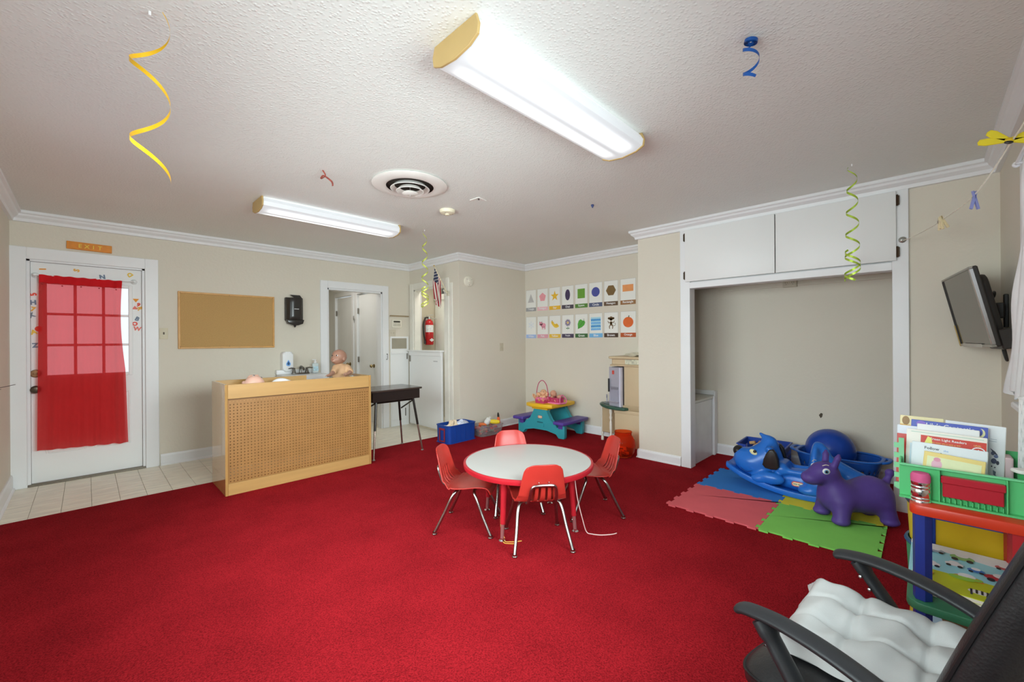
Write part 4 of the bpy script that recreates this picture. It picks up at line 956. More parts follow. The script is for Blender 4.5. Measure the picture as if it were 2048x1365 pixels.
# ---------------------------------------------------------------- sink behind the unit
r = thing('wall_sink', 'white wall sink with two dark tap handles behind the pegboard unit', 'sink', (1.86, 5.45, 0))
mb = MB(); mb.prism(rrect(.50, .42, .06, 5), .74, .875, T(1.86, 5.445, 0), .02, 3); mb.prism(rrect(.50, .06, .01, 3), .875, .93, T(1.86, 5.628, 0), .008, 2); mb.build('basin', M_WHITEP, r, world=True)
MB().lathe([(.09, 0), (.075, .05), (.06, .5), (.08, .74)], 20, T(1.86, 5.5, 0)).build('pedestal', M_WHITEP, r, world=True)
M_PEW = mat('pewter', '#6b6964', .25, .9, .5, (6, .05))
f = MB().box(1.76, 1.96, 5.50, 5.56, .875, .892, .006, 2).tube(smooth_path([(1.86, 5.53, .885), (1.86, 5.53, .95), (1.86, 5.50, .968), (1.86, 5.43, .95), (1.86, 5.41, .93)], 5), [.016]*25 if False else .014, 10).build('faucet', M_PEW, r, world=True)
for s in (-1, 1): MB().lathe([(.024, 0), (.02, .02), (.012, .05), (.016, .06), (0, .065)], 14, T(1.86+s*.075, 5.53, .89)).tube([(1.86+s*.075, 5.53, .947), (1.86+s*.105, 5.522, .953), (1.86+s*.14, 5.515, .948)], [.009, .008, .006], 8).build('tap_handle', M_PEW, f, world=True)
r = thing('hand_soap_bottle', 'clear pump bottle with a pale blue label standing by the sink', 'bottle', (2.045, 5.55, .876))
MB().prism(rrect(.075, .05, .02, 4), 0, .125, None, .012, 2).build('bottle', mat('clear_bottle', '#b9c3c4', .15, 0, .5, (20, .05)), r)
MB().box(-.030, .030, -.0262, -.0256, .03, .085).build('label', mat('bottle_label', '#a8c3cd', .4, 0, .5, (70, .3)), r)
MB().lathe([(.018, .125), (.018, .145), (.007, .148), (.007, .165), (0, .165)], 14).box(-.035, .012, -.008, .008, .163, .173, .003, 1).build('pump', M_WHITEP, r)

# ---------------------------------------------------------------- school desk
r = thing('school_desk', 'dark school desk with tubular legs half hidden by the pegboard unit', 'desk', (2.43, 4.40, .008))
M_DKW = wood('dark_laminate', '#3a2f29', .18, (2, 30, 30)); M_DKB = mat('desk_bin', '#221a16', .3, 0, .5, (5, .05)); M_TUBE = mat('tube_brown', '#1f1814', .3, .3, .5, (5, .04)); M_TUBE2 = mat('tube_worn_chrome', '#8b7a70', .25, .9, .5, (8, .06))
MB().prism(rrect(.64, .47, .03, 4), .722, .742, T(2.43, 4.41, 0), .004, 1).build('desk_top', M_DKW, r, world=True)
mb = MB(); x0, x1, y0, y1 = 2.135, 2.715, 4.195, 4.615
mb.box(x0, x1, y0, y1, .615, .622); mb.box(x0, x1, y0, y0+.006, .622, .7215); mb.box(x0, x0+.006, y0+.006, y1, .622, .7215); mb.box(x1-.006, x1, y0+.006, y1, .622, .7215); mb.box(x0+.006, x1-.006, y0+.012, y1-.01, .7, .7215); mb.build('book_box', M_DKB, r, world=True)
for (xt, yt, xf, yf) in ((2.655, 4.24, 2.728, 4.165), (2.655, 4.56, 2.722, 4.60), (2.195, 4.24, 2.125, 4.165), (2.195, 4.56, 2.13, 4.60)):
    g = .0085 if yf < 4.61 else .0
    m_ = Vector((xt, yt, .61)).lerp(Vector((xf, yf, g)), .50); l = MB().cyl((xt, yt, .612), m_, .0135, 10).build('leg', M_TUBE, r, world=True)
    MB().cyl(m_, (xf, yf, g+.008), .0105, 10).build('leg_insert', M_TUBE2, l, world=True)
    MB().lathe([(0, 0), (.017, 0), (.017, .006), (.011, .012)], 12, T(xf, yf, g)).build('glide', M_STEEL, l, world=True)
mb = MB(); mb.tube([(2.18, 4.26, .597), (2.67, 4.26, .597)], .009, 8); mb.build('crossbar', M_TUBE, r, world=True)
mb = MB(); mb.tube([(2.67, 4.26, .59), (2.695, 4.565, .46)], .009, 8); mb.build('brace', M_TUBE, r, world=True)
mb = MB(); mb.tube([(2.18, 4.26, .59), (2.155, 4.565, .46)], .009, 8); mb.build('brace', M_TUBE, r, world=True)
# ---------------------------------------------------------------- round table and four chairs
G = .0085    # top of the carpet
TX, TY, TZ = 2.168, 1.988, .437
M_TRED = mat('table_red', '#9c1a24', .35, 0, .5, (5, .05)); M_LAM = mat('grey_white_laminate', '#a5a39f', .35, 0, .5, (5, .015))
r = thing('round_table', 'low round play table with a pale grey top and red edge', 'table', (TX, TY, G))
MB().lathe([(0, TZ-.022), (.434, TZ-.022), (.434, TZ), (0, TZ)], 72, T(TX, TY, 0)).build('table_top', M_LAM, r, world=True)
MB().lathe([(.4342, TZ-.030), (.441, TZ-.033), (.448, TZ-.031), (.452, TZ-.015), (.450, TZ-.003), (.444, TZ+.001), (.4342, TZ+.0005), (.4342, TZ-.030)], 72, T(TX, TY, 0)).build('edge_band', M_TRED, r, world=True)
for a in (194, 284, 104, 14):
    c, s = math.cos(R(a)), math.sin(R(a)); top = Vector((TX+.315*c, TY+.315*s, TZ-.03)); bot = Vector((TX+.350*c, TY+.350*s, G)); m_ = bot.lerp(top, .27)
    l = MB().tube([top, m_], [.0235, .0165], 14).build('leg', M_TRED, r, world=True)
    MB().tube([m_, bot.lerp(top, .03)], [.0125, .0115], 12).build('leg_insert', mat('insert_rosy', '#9c6f6e', .3, .6), l, world=True)
    MB().lathe([(0, 0), (.02, 0), (.021, .008), (.012, .016), (.012, .022)], 14, T(*bot)).build('foot', M_CHROME, l, world=True)
    MB().lathe([(.04, -.004), (.04, 0), (0, 0)], 14, T(top.x, top.y, TZ-.025)).build('mount_plate', M_STEEL, l, world=True)
M_CHAIR = mat('chair_red', '#9c2b24', .30, 0, .5, (5, .04)); M_CHR = mat('chair_chrome', '#98938f', .26, 1, .5, (9, .05), None, .85)
def shell(u, v):
    """u across 0..1, v along: 0 seat front lip .. 1 top of the back"""
    key = [(.185, .268), (.165, .296), (.11, .302), (.03, .294), (-.05, .287), (-.115, .292), (-.152, .322), (-.172, .375), (-.190, .440), (-.205, .495), (-.214, .538)]
    t = v*(len(key)-1); i = min(int(t), len(key)-2); q = smooth_path([(*k, 0) for k in key[max(0, i-1):i+3]], 1) if False else None
    def cr(a, b, c, d, f): return .5*((2*b)+(c-a)*f+(2*a-5*b+4*c-d)*f*f+(3*b-a-3*c+d)*f**3)
    k = [key[max(0, min(len(key)-1, i+o))] for o in (-1, 0, 1, 2)]; f = t-i
    x, z = cr(*[a[0] for a in k], f), cr(*[a[1] for a in k], f)
    w = .168 if v < .45 else .168-.062*((v-.45)/.55)**.95
    if v < .07: w *= .9+.1*(v/.07)**.5
    e = (u-.5)*2
    ce = min(1, max(0, (v-.88)/.12)); y = w*e*(1-.0*ce)
    if v > .9: z -= .028*abs(e)**5*((v-.9)/.1)     # rounded top corners
    lift = abs(e)**3
    if v < .5: z += .014*lift*(min(1, v/.12)); 
    x += (.022*lift)*min(1, max(0, (v-.38)/.2))
    if .3 < v < .62: x += .012*lift
    return (x, y, z)
SLOTS = {(11, 13), (16, 18), (22, 24), (27, 29)}
def chair_parts(root):
    NU, NV = 40, 60
    def skip(i, j):
        v = (j+.5)/NV
        return .535 < v < .735 and any(a <= i < b for a, b in SLOTS)
    mb = MB().grid(lambda a, b: shell(a, b), NU, NV, skip)
    o = mb.build('seat_shell', M_CHAIR, root, smooth=80)
    sm = o.modifiers.new('thickness', 'SOLIDIFY'); sm.thickness = .006; sm.offset = 0; bv = None
    for s in (1, -1):
        MB().tube(smooth_path([(-.045, s*.02, .268), (-.052, s*.085, .268), (-.062, s*.120, .262), (-.085, s*.138, .225), (-.128, s*.153, .13), (-.186, s*.175, .012)], 6), .0105, 12).build('leg', M_CHR, root)
        MB().tube(smooth_path([(.055, s*.02, .268), (.060, s*.085, .268), (.068, s*.120, .262), (.088, s*.138, .225), (.128, s*.153, .13), (.186, s*.175, .012)], 6), .0105, 12).build('leg', M_CHR, root)
        for x in (-.186, .186): MB().lathe([(0, 0), (.015, 0), (.016, .006), (.0125, .010), (.0125, .02)], 14, T(x, s*.175, .0)).build('foot_glide', M_CHR, root)
    MB().box(-.07, .08, -.022, .022, .262, .280, .004, 1).build('seat_bracket', M_CHR, root)
    pts = []
    for (u, v) in ((.36, .52), (.36, .60), (.36, .70), (.375, .745), (.42, .755), (.5, .757), (.58, .755), (.625, .745), (.64, .70), (.64, .60), (.64, .52)):
        u = .5+(u-.5)*1.95; q = Vector(shell(u, v)); q.x -= .017; pts.append(q)
    q0, q1 = pts[0].copy(), pts[-1].copy(); q0.x += .035; q0.z -= .02; q1.x += .035; q1.z -= .02
    MB().tube(smooth_path([q0]+pts+[q1], 4), .0095, 10).build('back_hoop', M_CHR, root)
    for y in (-.03, .03): MB().ell((-.196, y, .428), (.003, .004, .004), n=8, m=5).build('rivet', M_CHR, root)
def chM(x, y, a): return T(x, y, G) @ RZ(a)
c0 = thing('stacking_chair', 'red plastic chair at the round table nearest the camera seen from behind', 'chair', M=chM(1.998, 1.755, 53), group='red plastic chairs round the table')
chair_parts(c0)
dup(c0, chM(1.840, 2.240, -54.5), 'red plastic chair on the left side of the round table, slots in its backrest')
dup(c0, chM(2.616, 1.780, 143), 'red plastic chair on the right side of the round table beside the orange jar')
dup(c0, chM(2.285, 2.235, 235), 'red plastic chair on the far side of the round table with only its backrest showing')
o = MB().tube(smooth_path([(1.83, 1.905, .03), (1.835, 1.88, .014), (1.86, 1.86, .010), (1.885, 1.835, .0105), (1.915, 1.815, .012)], 5), .0028, 6).tube(smooth_path([(1.83, 1.90, .02), (1.82, 1.875, .012), (1.84, 1.845, .0105), (1.865, 1.815, .011)], 5), .0028, 6).tube(smooth_path([(1.835, 1.915, .30), (1.845, 1.93, .2), (1.833, 1.92, .1), (1.838, 1.89, .03)], 5), .0022, 6).build('ribbon_scrap', mat('ribbon_gold', '#b98a3c', .4)); tag(o, 'gold curling ribbon tied round the foot of the round table', 'ribbon')
o = MB().tube(smooth_path([(2.235, 1.640, .40), (2.24, 1.622, .25), (2.268, 1.60, .1), (2.29, 1.585, .018), (2.30, 1.55, .011), (2.33, 1.50, .0105), (2.385, 1.455, .011), (2.42, 1.44, .012)], 6), .003, 6).build('ribbon_scrap', mat('ribbon_pale', '#d0b3ae', .35)); tag(o, 'pale pink ribbon trailing from the table leg onto the red carpet', 'ribbon')

# ---------------------------------------------------------------- picnic table with doll baskets
BADGE = (mat('badge_red', '#c05140', .4), mat('badge_cream', '#dccaa8', .4), mat('badge_text', '#2c2723', .5))
def badge(parent, M, w):
    h = w*.46; mb = MB(); mb.M = M; mb.prism(rrect(w, h, h*.49, 6), 0, .0015); mb.mi = 1; mb.prism(rrect(w*.84, h*.66, h*.32, 6), .0015, .0022); mb.mi = 2
    put_text(mb, 'little tikes', 0, 0, .0024, w=w*.70, h=h*.5, bold=.02); mb.build('maker_badge', BADGE, parent, smooth=0)
M_TEAL = mat('teal_plastic', '#2f8a94', .4, 0, .5, (5, .04)); M_YEL = mat('yellow_plastic', '#d3a61e', .38, 0, .5, (5, .04)); M_PUR = mat('purple_plastic', '#4d3a86', .38, 0, .5, (5, .05))
r = thing('picnic_table', 'small plastic picnic table with yellow top, teal legs and purple benches', 'table', M=T(4.465, 3.665, G) @ RZ(2))
# local x = along the table away from the camera, y = across
MB().prism([(-.26, -.215), (.10, -.245), (.26, -.215), (.26, .215), (.10, .245), (-.26, .215), (-.305, .12), (-.305, -.12)], .375, .425, None, .012, 3).build('table_top', M_YEL, r)
MB().prism([(-.25, -.13), (.25, -.13), (.25, .13), (-.25, .13)], .345, .375, None, .01, 2).build('top_underside', M_YEL, r)
end = [(x*.93, y) for x, y in [(-.405, 0), (-.315, 0), (-.285, .055), (-.12, .085), (.12, .085), (.285, .055), (.315, 0), (.405, 0), (.42, .02), (.42, .175), (.405, .185), (.385, .18), (.378, .13), (.285, .13), (.278, .18), (.245, .175), (.18, .215), (.135, .30), (.115, .35), (-.115, .35), (-.135, .30), (-.18, .215), (-.245, .175), (-.278, .18), (-.285, .13), (-.378, .13), (-.385, .18), (-.405, .185), (-.42, .175), (-.42, .02)]]
PZX = Matrix(((0, 0, 1, 0), (1, 0, 0, 0), (0, 1, 0, 0), (0, 0, 0, 1)))
for x in (-.235, .175):
    MB().prism(end, x, x+.06, PZX, .008, 2).build('leg_panel', M_TEAL, r)
MB().prism(rrect(.10, .014, .004, 2), 0, .004, frame('-x', (-.236, 0, .175))).build('handle_slot', mat('teal_dark', '#1d5f67', .5), r)
MB().prism(rrect(.13, .05, .012, 3), 0, .006, frame('-x', (-.236, 0, .14))).build('hand_recess', M_TEAL, r)
badge(r, frame('-x', (-.2365, 0, .245)), .075)
for s in (1, -1):
    MB().prism([(-.29, s*.255), (-.305, s*.27), (-.305, s*.425), (-.27, s*.44), (.24, s*.44), (.27, s*.425), (.27, s*.26), (.24, s*.245)][::s], .185, .225, None, .01, 3).build('bench', M_PUR, r)
    for x in (-.237, .173): MB().box(x-.003, x+.067, s*.331-.035, s*.331+.035, .125, .186, .004, 1).build('bench_foot', M_PUR, r)
M_PINK = mat('pink_plastic', '#cf6a92', .4, 0, .5, (5, .04)); M_PINKD = mat('pink_dark_plastic', '#a8385c', .4); M_SKINT = mat('doll_tan', '#c99a76', .45, 0, .5, (8, .05)); M_SKIND = mat('doll_brownpink', '#b98870', .45, 0, .5, (8, .05))
TBZ = G+.4255
def tubpoly(w, d, rr, k=1): return rrect(w*k, d*k, rr*k, 4)
def open_tub(name, m, parent, w, d, h, rr, t, flare=1.15, z0=0, M=None, world=False, rim=0):
    """thin walled tub, wider at the top"""
    mb = MB()
    if M is not None: mb.M = M
    P0, P1 = rrect(w, d, rr, 5), rrect(w*flare, d*flare, rr*flare, 5)
    Q0, Q1 = rrect(w-2*t, d-2*t, max(.002, rr-t), 5), rrect(w*flare-2*t, d*flare-2*t, max(.002, rr*flare-t), 5); n = len(P0)
    rings = [[mb._v((x, y, z0)) for x, y in P0], [mb._v((x, y, z0+h)) for x, y in P1]]
    if rim:
        R1 = rrect(w*flare+2*rim, d*flare+2*rim, rr*flare+rim, 5); rings.append([mb._v((x, y, z0+h-.004)) for x, y in R1]); rings.append([mb._v((x, y, z0+h+.006)) for x, y in R1])
    rings += [[mb._v((x, y, z0+h+(.006 if rim else 0))) for x, y in Q1], [mb._v((x, y, z0+t)) for x, y in Q0]]
    for a, b in zip(rings, rings[1:]):
        for i in range(n): mb._f([a[i], a[(i+1) % n], b[(i+1) % n], b[i]])
    mb._f(rings[0][::-1]); mb._f(rings[-1]); return mb.build(name, m, parent, world=world)
bk = thing('pink_basket', 'pink plastic basket with a tall hoop handle on the picnic table', 'basket', (4.30, 3.675, TBZ))
open_tub('tub', M_PINKD, bk, .135, .15, .045, .02, .003, 1.06)
open_tub('rim_band', M_PINK, bk, .150, .165, .035, .022, .003, 1.12, z0=.045)
MB().tube(smooth_path([(0, .098, .06), (0, .10, .13), (0, .075, .235), (0, .035, .285), (0, 0, .298), (0, -.035, .285), (0, -.075, .235), (0, -.10, .13), (0, -.098, .06)], 5), .0055, 8).build('handle', M_PINKD, bk)
for y in (-.1, .1): MB().ell((0, y, .068), (.014, .006, .014), n=10, m=6).build('handle_pivot', M_PINK, bk)
tr = thing('pink_tray', 'pink plastic doll carrier lying open on the picnic table', 'carrier', M=T(4.395, 3.51, TBZ) @ RZ(-8))
MB().prism(rrect(.17, .26, .05, 5), 0, .016, None, .005, 2).build('rocker_base', M_PINK, tr)
open_tub('shell', M_PINKD, tr, .12, .19, .06, .04, .004, 1.12, z0=.016)
MB().tube(smooth_path([(-.06, -.13, .016), (-.05, -.12, .07), (0, -.105, .115), (.05, -.12, .07), (.06, -.13, .016)], 5), .007, 8).build('handle', M_PINK, tr)
def mini_doll(label, loc, rz, tilt, s, m, hair=None, group='small dolls in the pink carriers'):
    def f(P):
        P = P/s
        d = sd_ell(P, (0, 0, .0), (.055, .05, .052)); d = smin(d, sd_ell(P, (0, .03, -.012), (.04, .03, .03)), .015); d = smin(d, sd_ell(P, (0, .054, -.008), (.008, .008, .007)), .006)
        for x in (-.054, .054): d = smin(d, sd_ell(P, (x, -.004, -.006), (.008, .01, .014)), .005)
        d = smin(d, sd_ell(P, (0, -.005, -.085), (.038, .032, .048)), .016)
        for x in (-1, 1):
            d = smin(d, sd_cap(P, (x*.032, 0, -.06), (x*.062, .025, -.09), .014, .011), .01); d = smin(d, sd_cap(P, (x*.062, .025, -.09), (x*.058, .055, -.075), .011, .009), .006)
            d = smin(d, sd_cap(P, (x*.02, .0, -.12), (x*.034, .055, -.125), .018, .014), .012); d = smin(d, sd_cap(P, (x*.034, .055, -.125), (x*.03, .09, -.11), .014, .011), .008)
        return d*s
    r = thing('small_doll', label, 'doll', M=T(*loc) @ RZ(rz) @ RX(tilt), group=group)
    MB().nets(nets(f, (-.09*s, -.075*s, -.155*s), (.09*s, .12*s, .07*s), .0055*s)).build('body', m, r, smooth=80)
    for x in (-.02, .02): MB().ell((x*s, .048*s, .006*s), .0065*s, n=8, m=6).build('eye', mat('iris_2b2018', '#2b2018', .2), r)
    if hair: MB().ell((0, -.008*s, .012*s), (.056*s, .052*s, .05*s), n=14, m=8).build('hair', hair, r)
    return r
mini_doll('tan doll sitting highest in the pink hoop handled basket', (4.30, 3.655, TBZ+.135), 105, 14, .86, M_SKINT)
mini_doll('small tan doll at the left side of the pink hoop handled basket', (4.285, 3.725, TBZ+.105), 80, 60, .62, M_SKINT, mat('hair_sandy', '#b98f5a', .7))
mini_doll('small tan doll leaning on the right rim of the hoop handled basket', (4.325, 3.62, TBZ+.118), 160, -20, .6, M_SKINT)
mini_doll('brown pink doll lying at the left end of the open pink carrier', (4.39, 3.56, TBZ+.125), 200, -12, .85, M_SKIND)
mini_doll('brown pink doll lying at the right end of the open pink carrier', (4.40, 3.46, TBZ+.085), 60, 25, .62, M_SKIND)

# ---------------------------------------------------------------- two bins by the half door
r = thing('blue_bin', 'blue plastic bin with a dark red handle standing on the carpet edge', 'bin', M=T(3.305, 4.27, G) @ RZ(2))
M_BLUE = mat('bin_blue', '#123a86', .35, 0, .5, (5, .04))
open_tub('tub', M_BLUE, r, .43, .255, .215, .035, .004, 1.03, rim=.008)
MB().prism(rrect(.455, .28, .045, 5), 0, .006).build('base_lip', M_BLUE, r)
for x in (-.12, -.04, .04, .12): MB().box(x-.002, x+.002, -.1335, -.130, .02, .2).build('wall_rib', M_BLUE, r)
M_BRD = mat('handle_dark_red', '#7a1f2c', .4)
mb = MB(); mb.M = frame('-x', (-.223, 0, .10)); mb.box(-.055, .055, .06, .085, 0, .012, .003, 1); mb.box(-.055, -.038, -.085, .06, 0, .012, .003, 1); mb.box(.038, .055, -.085, .06, 0, .012, .003, 1); mb.box(-.038, .038, -.085, -.068, 0, .012, .003, 1); mb.build('handle', M_BRD, r)
lump('cloth_toy', 'cream fluffy soft toy on top of the blue bin', 'soft toy', (3.255, 4.285, G+.165), .062, .055, .085, mat('plush_cream', '#cdb79c', .95, 0, .1, (60, .12), (120, .5, .004)), 11)
lump('print_bundle', 'blue and white printed cloth bundle filling the blue bin', 'cloth', (3.385, 4.265, G+.165), .105, .085, .075, mat('print_bluewhite', '#b9bccb', .9, 0, .2, (38, .3)), 14)
o = MB().box(-.05, .05, -.035, .035, 0, .004, .001, 1).build('white_paper_scrap', mat('paper_white', '#dcdcdc', .7)); o.matrix_basis = T(3.135, 4.28, G+.185) @ RZ(30) @ RY(-12); tag(o, 'scrap of white paper at the left end of the blue bin', 'paper')
r = thing('clear_bin', 'clear plastic shoebox bin full of toy pieces beside the blue bin', 'bin', M=T(3.80, 4.25, G) @ RZ(-2))
open_tub('tub', mat('clear_tub', '#e6dfe0', .12, 0, .5, (3, .02), None, 1.0, .88, 1, 0, 0, 1.06), r, .36, .25, .13, .04, .003, 1.12, rim=.006)
cols = ['#c9543c', '#d9733f', '#7d4a5a', '#8a8f72', '#b8a9a0', '#c23a3a', '#6f5f7d', '#cf6a5a', '#a87c64']
rnd = random.Random(4)
for k in range(46):
    h = cols[k % len(cols)]; m = mat('toy_'+h[1:], h, .5); sz = rnd.uniform(.018, .032)
    x, y, z = rnd.uniform(-.15, .15), rnd.uniform(-.095, .095), .022+.088*(k/46)
    mb = MB()
    if k % 3 == 0: mb.box(-sz, sz, -sz*.6, sz*.6, -sz*.5, sz*.5, .004, 1)
    elif k % 3 == 1: mb.tube([(-sz, 0, 0), (0, 0, sz*.3), (sz, 0, 0)], sz*.38, 8)
    else: mb.ell((0, 0, 0), (sz*.9, sz*.7, sz*.6), n=10, m=6)
    o = mb.build('toy_piece', m); o.matrix_basis = T(3.80, 4.25, G) @ RZ(-2) @ T(x, y, z) @ RZ(rnd.uniform(0, 180)) @ RX(rnd.uniform(-30, 30)); tag(o, '%s %s toy piece inside the clear bin' % (('red', 'orange', 'plum', 'olive', 'pale', 'bright red', 'mauve', 'coral', 'tan')[k % 9], ('flat', 'rod shaped', 'rounded')[k % 3]), 'toy', 'toy pieces in the clear bin')
def bottle_toy(name, label, loc, rot, prof, m, cat='toy', extra=None):
    r = thing(name, label, cat, M=T(*loc) @ rot); MB().lathe(prof, 16).build('body', m, r)
    if extra: MB().lathe(extra[0], 14).build('cap', extra[1], r)
    return r
bottle_toy('toy_bottle', 'white toy bottle leaning at the back of the clear bin', (3.82, 4.27, G+.14), RZ(20) @ RX(35), [(0, 0), (.036, 0), (.040, .02), (.036, .07), (.014, .085), (0, .086)], mat('toy_white', '#d3d2cd', .4), extra=([(.015, .085), (.015, .105), (0, .106)], mat('toy_white2', '#c9c9c4', .4)))
bottle_toy('toy_banana_tube', 'yellow rounded toy lying on top of the clear bin', (3.90, 4.19, G+.158), RZ(150) @ RY(83), [(0, -.07), (.022, -.064), (.030, -.03), (.031, .03), (.022, .064), (0, .07)], mat('toy_yellow', '#d7b92c', .4))
bottle_toy('toy_screwdriver', 'orange toy tool with a black handle poking out of the clear bin', (4.00, 4.22, G+.19), RZ(-40) @ RX(-52), [(0, -.085), (.022, -.08), (.022, .0), (.012, .01), (0, .01)], mat('toy_orange', '#cf5a30', .4), extra=([(.014, .01), (.016, .05), (.012, .085), (.006, .1), (0, .1)], M_BLACKP))
o = MB().prism([(-.05, -.02), (.05, -.03), (.03, .02), (-.04, .03)], 0, .02, None, .004, 1).build('toy_wedge', mat('toy_orange2', '#cc6a35', .45)); o.matrix_basis = T(3.70, 4.22, G+.142) @ RZ(-25) @ RX(15); tag(o, 'orange wedge shaped toy at the left rim of the clear bin', 'toy')

# ---------------------------------------------------------------- play kitchen
r = thing('play_kitchen', 'beige toy kitchen with a silver fridge front in the corner by the post', 'toy kitchen', (4.60, 2.5, G))
M_BEI = mat('kitchen_beige', '#b6a283', .45, 0, .5, (5, .03)); M_BEID = mat('kitchen_tan', '#a08c6e', .5); M_SIL = mat('kitchen_silver', '#a4a3b0', .3, .35, .5, (6, .05)); M_GRN = mat('counter_green', '#2f4f42', .35, 0, .5, (9, .08)); M_WHT = mat('spindle_white', '#c8c3b8', .4)
kx0, kx1 = 4.44, 4.785
MB().box(kx0, kx1, 2.262, 2.66, G, .44, .008, 2).build('lower_cabinet', M_BEI, r, world=True)
MB().box(kx0-.004, kx1, 2.258, 2.665, .395, .44, .006, 2).build('lower_band', M_BEI, r, world=True)
MB().box(kx0+.01, kx1, 2.268, 2.54, .44, .97, .012, 2).build('upper_cabinet', M_BEI, r, world=True)
MB().box(kx0+.004, kx1, 2.262, 2.555, .44, .50, .006, 2).build('plinth_band', M_BEID, r, world=True)
mb = MB(); mb.prism([(kx0-.02, 2.255), (kx1, 2.255), (kx1, 2.73), (kx0+.02, 2.73), (kx0-.02, 2.70)], .96, .978, None, .005, 1); mb.prism([(kx0, 2.262), (kx1, 2.262), (kx1, 2.71), (kx0+.03, 2.71), (kx0+.0, 2.68)], .978, 1.045, None, .005, 1); mb.prism([(kx0-.035, 2.25), (kx1, 2.25), (kx1, 2.75), (kx0+.02, 2.75), (kx0-.035, 2.71)], 1.045, 1.075, None, .01, 2); mb.build('cornice', M_BEI, r, world=True)
mb = MB(); mb.M = frame('-x', (kx0-.0005, 2.40, 1.012)); mb.box(-.115, .115, -.028, .028, 0, .002); mb.build('leaf_panel', mat('leaf_print', '#b9b7a2', .5, 0, .5, (40, .35)), r, world=True)
mb = MB(); mb.M = T(kx0+.02, 2.555, 0); mb.prism([(-.02, .01), (.24, .0), (.24, .185), (.04, .185)], .478, .945, None, .008, 2); mb.build('fridge_body', mat('fridge_grey', '#8f8e97', .4), r, world=True)
ka, kb = Vector((kx0-.012, 2.565)), Vector((kx0+.035, 2.742)); kd = (kb-ka).normalized(); kn = Vector((-kd.y, kd.x)); kw = (kb-ka).length
FM = Matrix(((-kd.x, 0, kn.x, kb.x), (-kd.y, 0, kn.y, kb.y), (0, 1, 0, .475), (0, 0, 0, 1)))
def fp(nm, x0, x1, y0, y1, z0, z1, m, b=.003):
    mb = MB(); mb.M = FM; mb.box(x0, x1, y0, y1, z0, z1, b, 1); return mb.build(nm, m, r, world=True)
fp('fridge_door', 0, kw, 0, .47, .0, .018, M_SIL, .006); fp('fridge_edge', kw-.012, kw+.012, 0, .47, -.02, .022, mat('fridge_pale', '#b9b8c6', .35), .004)
fp('dispenser_recess', .028, kw-.02, .06, .20, .018, .021, mat('fridge_shadow', '#8a8996', .4)); fp('dispenser_panel', .03, kw-.022, .205, .235, .018, .026, mat('fridge_panel', '#77767f', .4)); fp('dispenser_tray', .02, kw-.012, .05, .066, .018, .05, M_SIL)
fp('red_sticker', .058, .092, .385, .43, .018, .0195, mat('sticker_red', '#b5443a', .4))
fp('fridge_handle', .006, .020, .17, .33, .022, .042, mat('handle_black', '#2f2e2c', .4))
mb = MB(); mb.prism([(kx0-.05, 2.50), (kx0+.05, 2.46), (kx1-.1, 2.60), (kx1-.02, 2.95), (kx1-.10, 3.0), (kx0+.16, 2.97), (kx0+.08, 2.90), (kx0+.0, 2.76), (kx0-.05, 2.70), (kx0-.07, 2.6)], .440, .474, None, .012, 3); mb.build('counter', M_GRN, r, world=True)
mb = MB(); mb.lathe([(.0, .0), (.05, 0), (.055, .01), (.045, .012), (0, .004)], 18, T(kx0+.17, 2.86, .475)); mb.build('toy_sink', mat('toy_grey', '#7d7f80', .4), r, world=True)
mb = MB(); mb.tube(smooth_path([(kx0+.22, 2.90, .475), (kx0+.22, 2.90, .55), (kx0+.19, 2.885, .575), (kx0+.165, 2.87, .55)], 4), .008, 8); mb.build('toy_tap', M_SIL, r, world=True)
for (x, y) in ((kx0+.015, 2.72), (kx0+.145, 2.92)):
    MB().lathe([(0, G), (.018, G), (.018, .05), (.010, .065), (.020, .10), (.012, .14), (.017, .20), (.017, .27), (.010, .30), (.020, .33), (.012, .36), (.018, .39), (.018, .44), (0, .44)], 14, T(x, y, 0)).build('spindle_leg', M_WHT, r, world=True)
MB().box(kx0+.10, kx1-.02, 2.67, 2.90, .12, .44, .008, 1).build('side_cupboard', M_BEID, r, world=True)
def crumple(u, v): return (kx0+.07+.24*u, 2.33+.26*v, 1.079+.022*abs(math.sin(5*u+3*v))*math.sin(PI*u)*1.2+.014*math.sin(9*v+4*u)*math.sin(PI*v)+.004)
o = MB().grid(crumple, 14, 14).build('crumpled_wrapper', mat('wrapper_pale', '#c3bda9', .4, 0, .5, (20, .15)), None, smooth=25); tag(o, 'crumpled pale wrapper lying on top of the beige toy kitchen', 'wrapper')
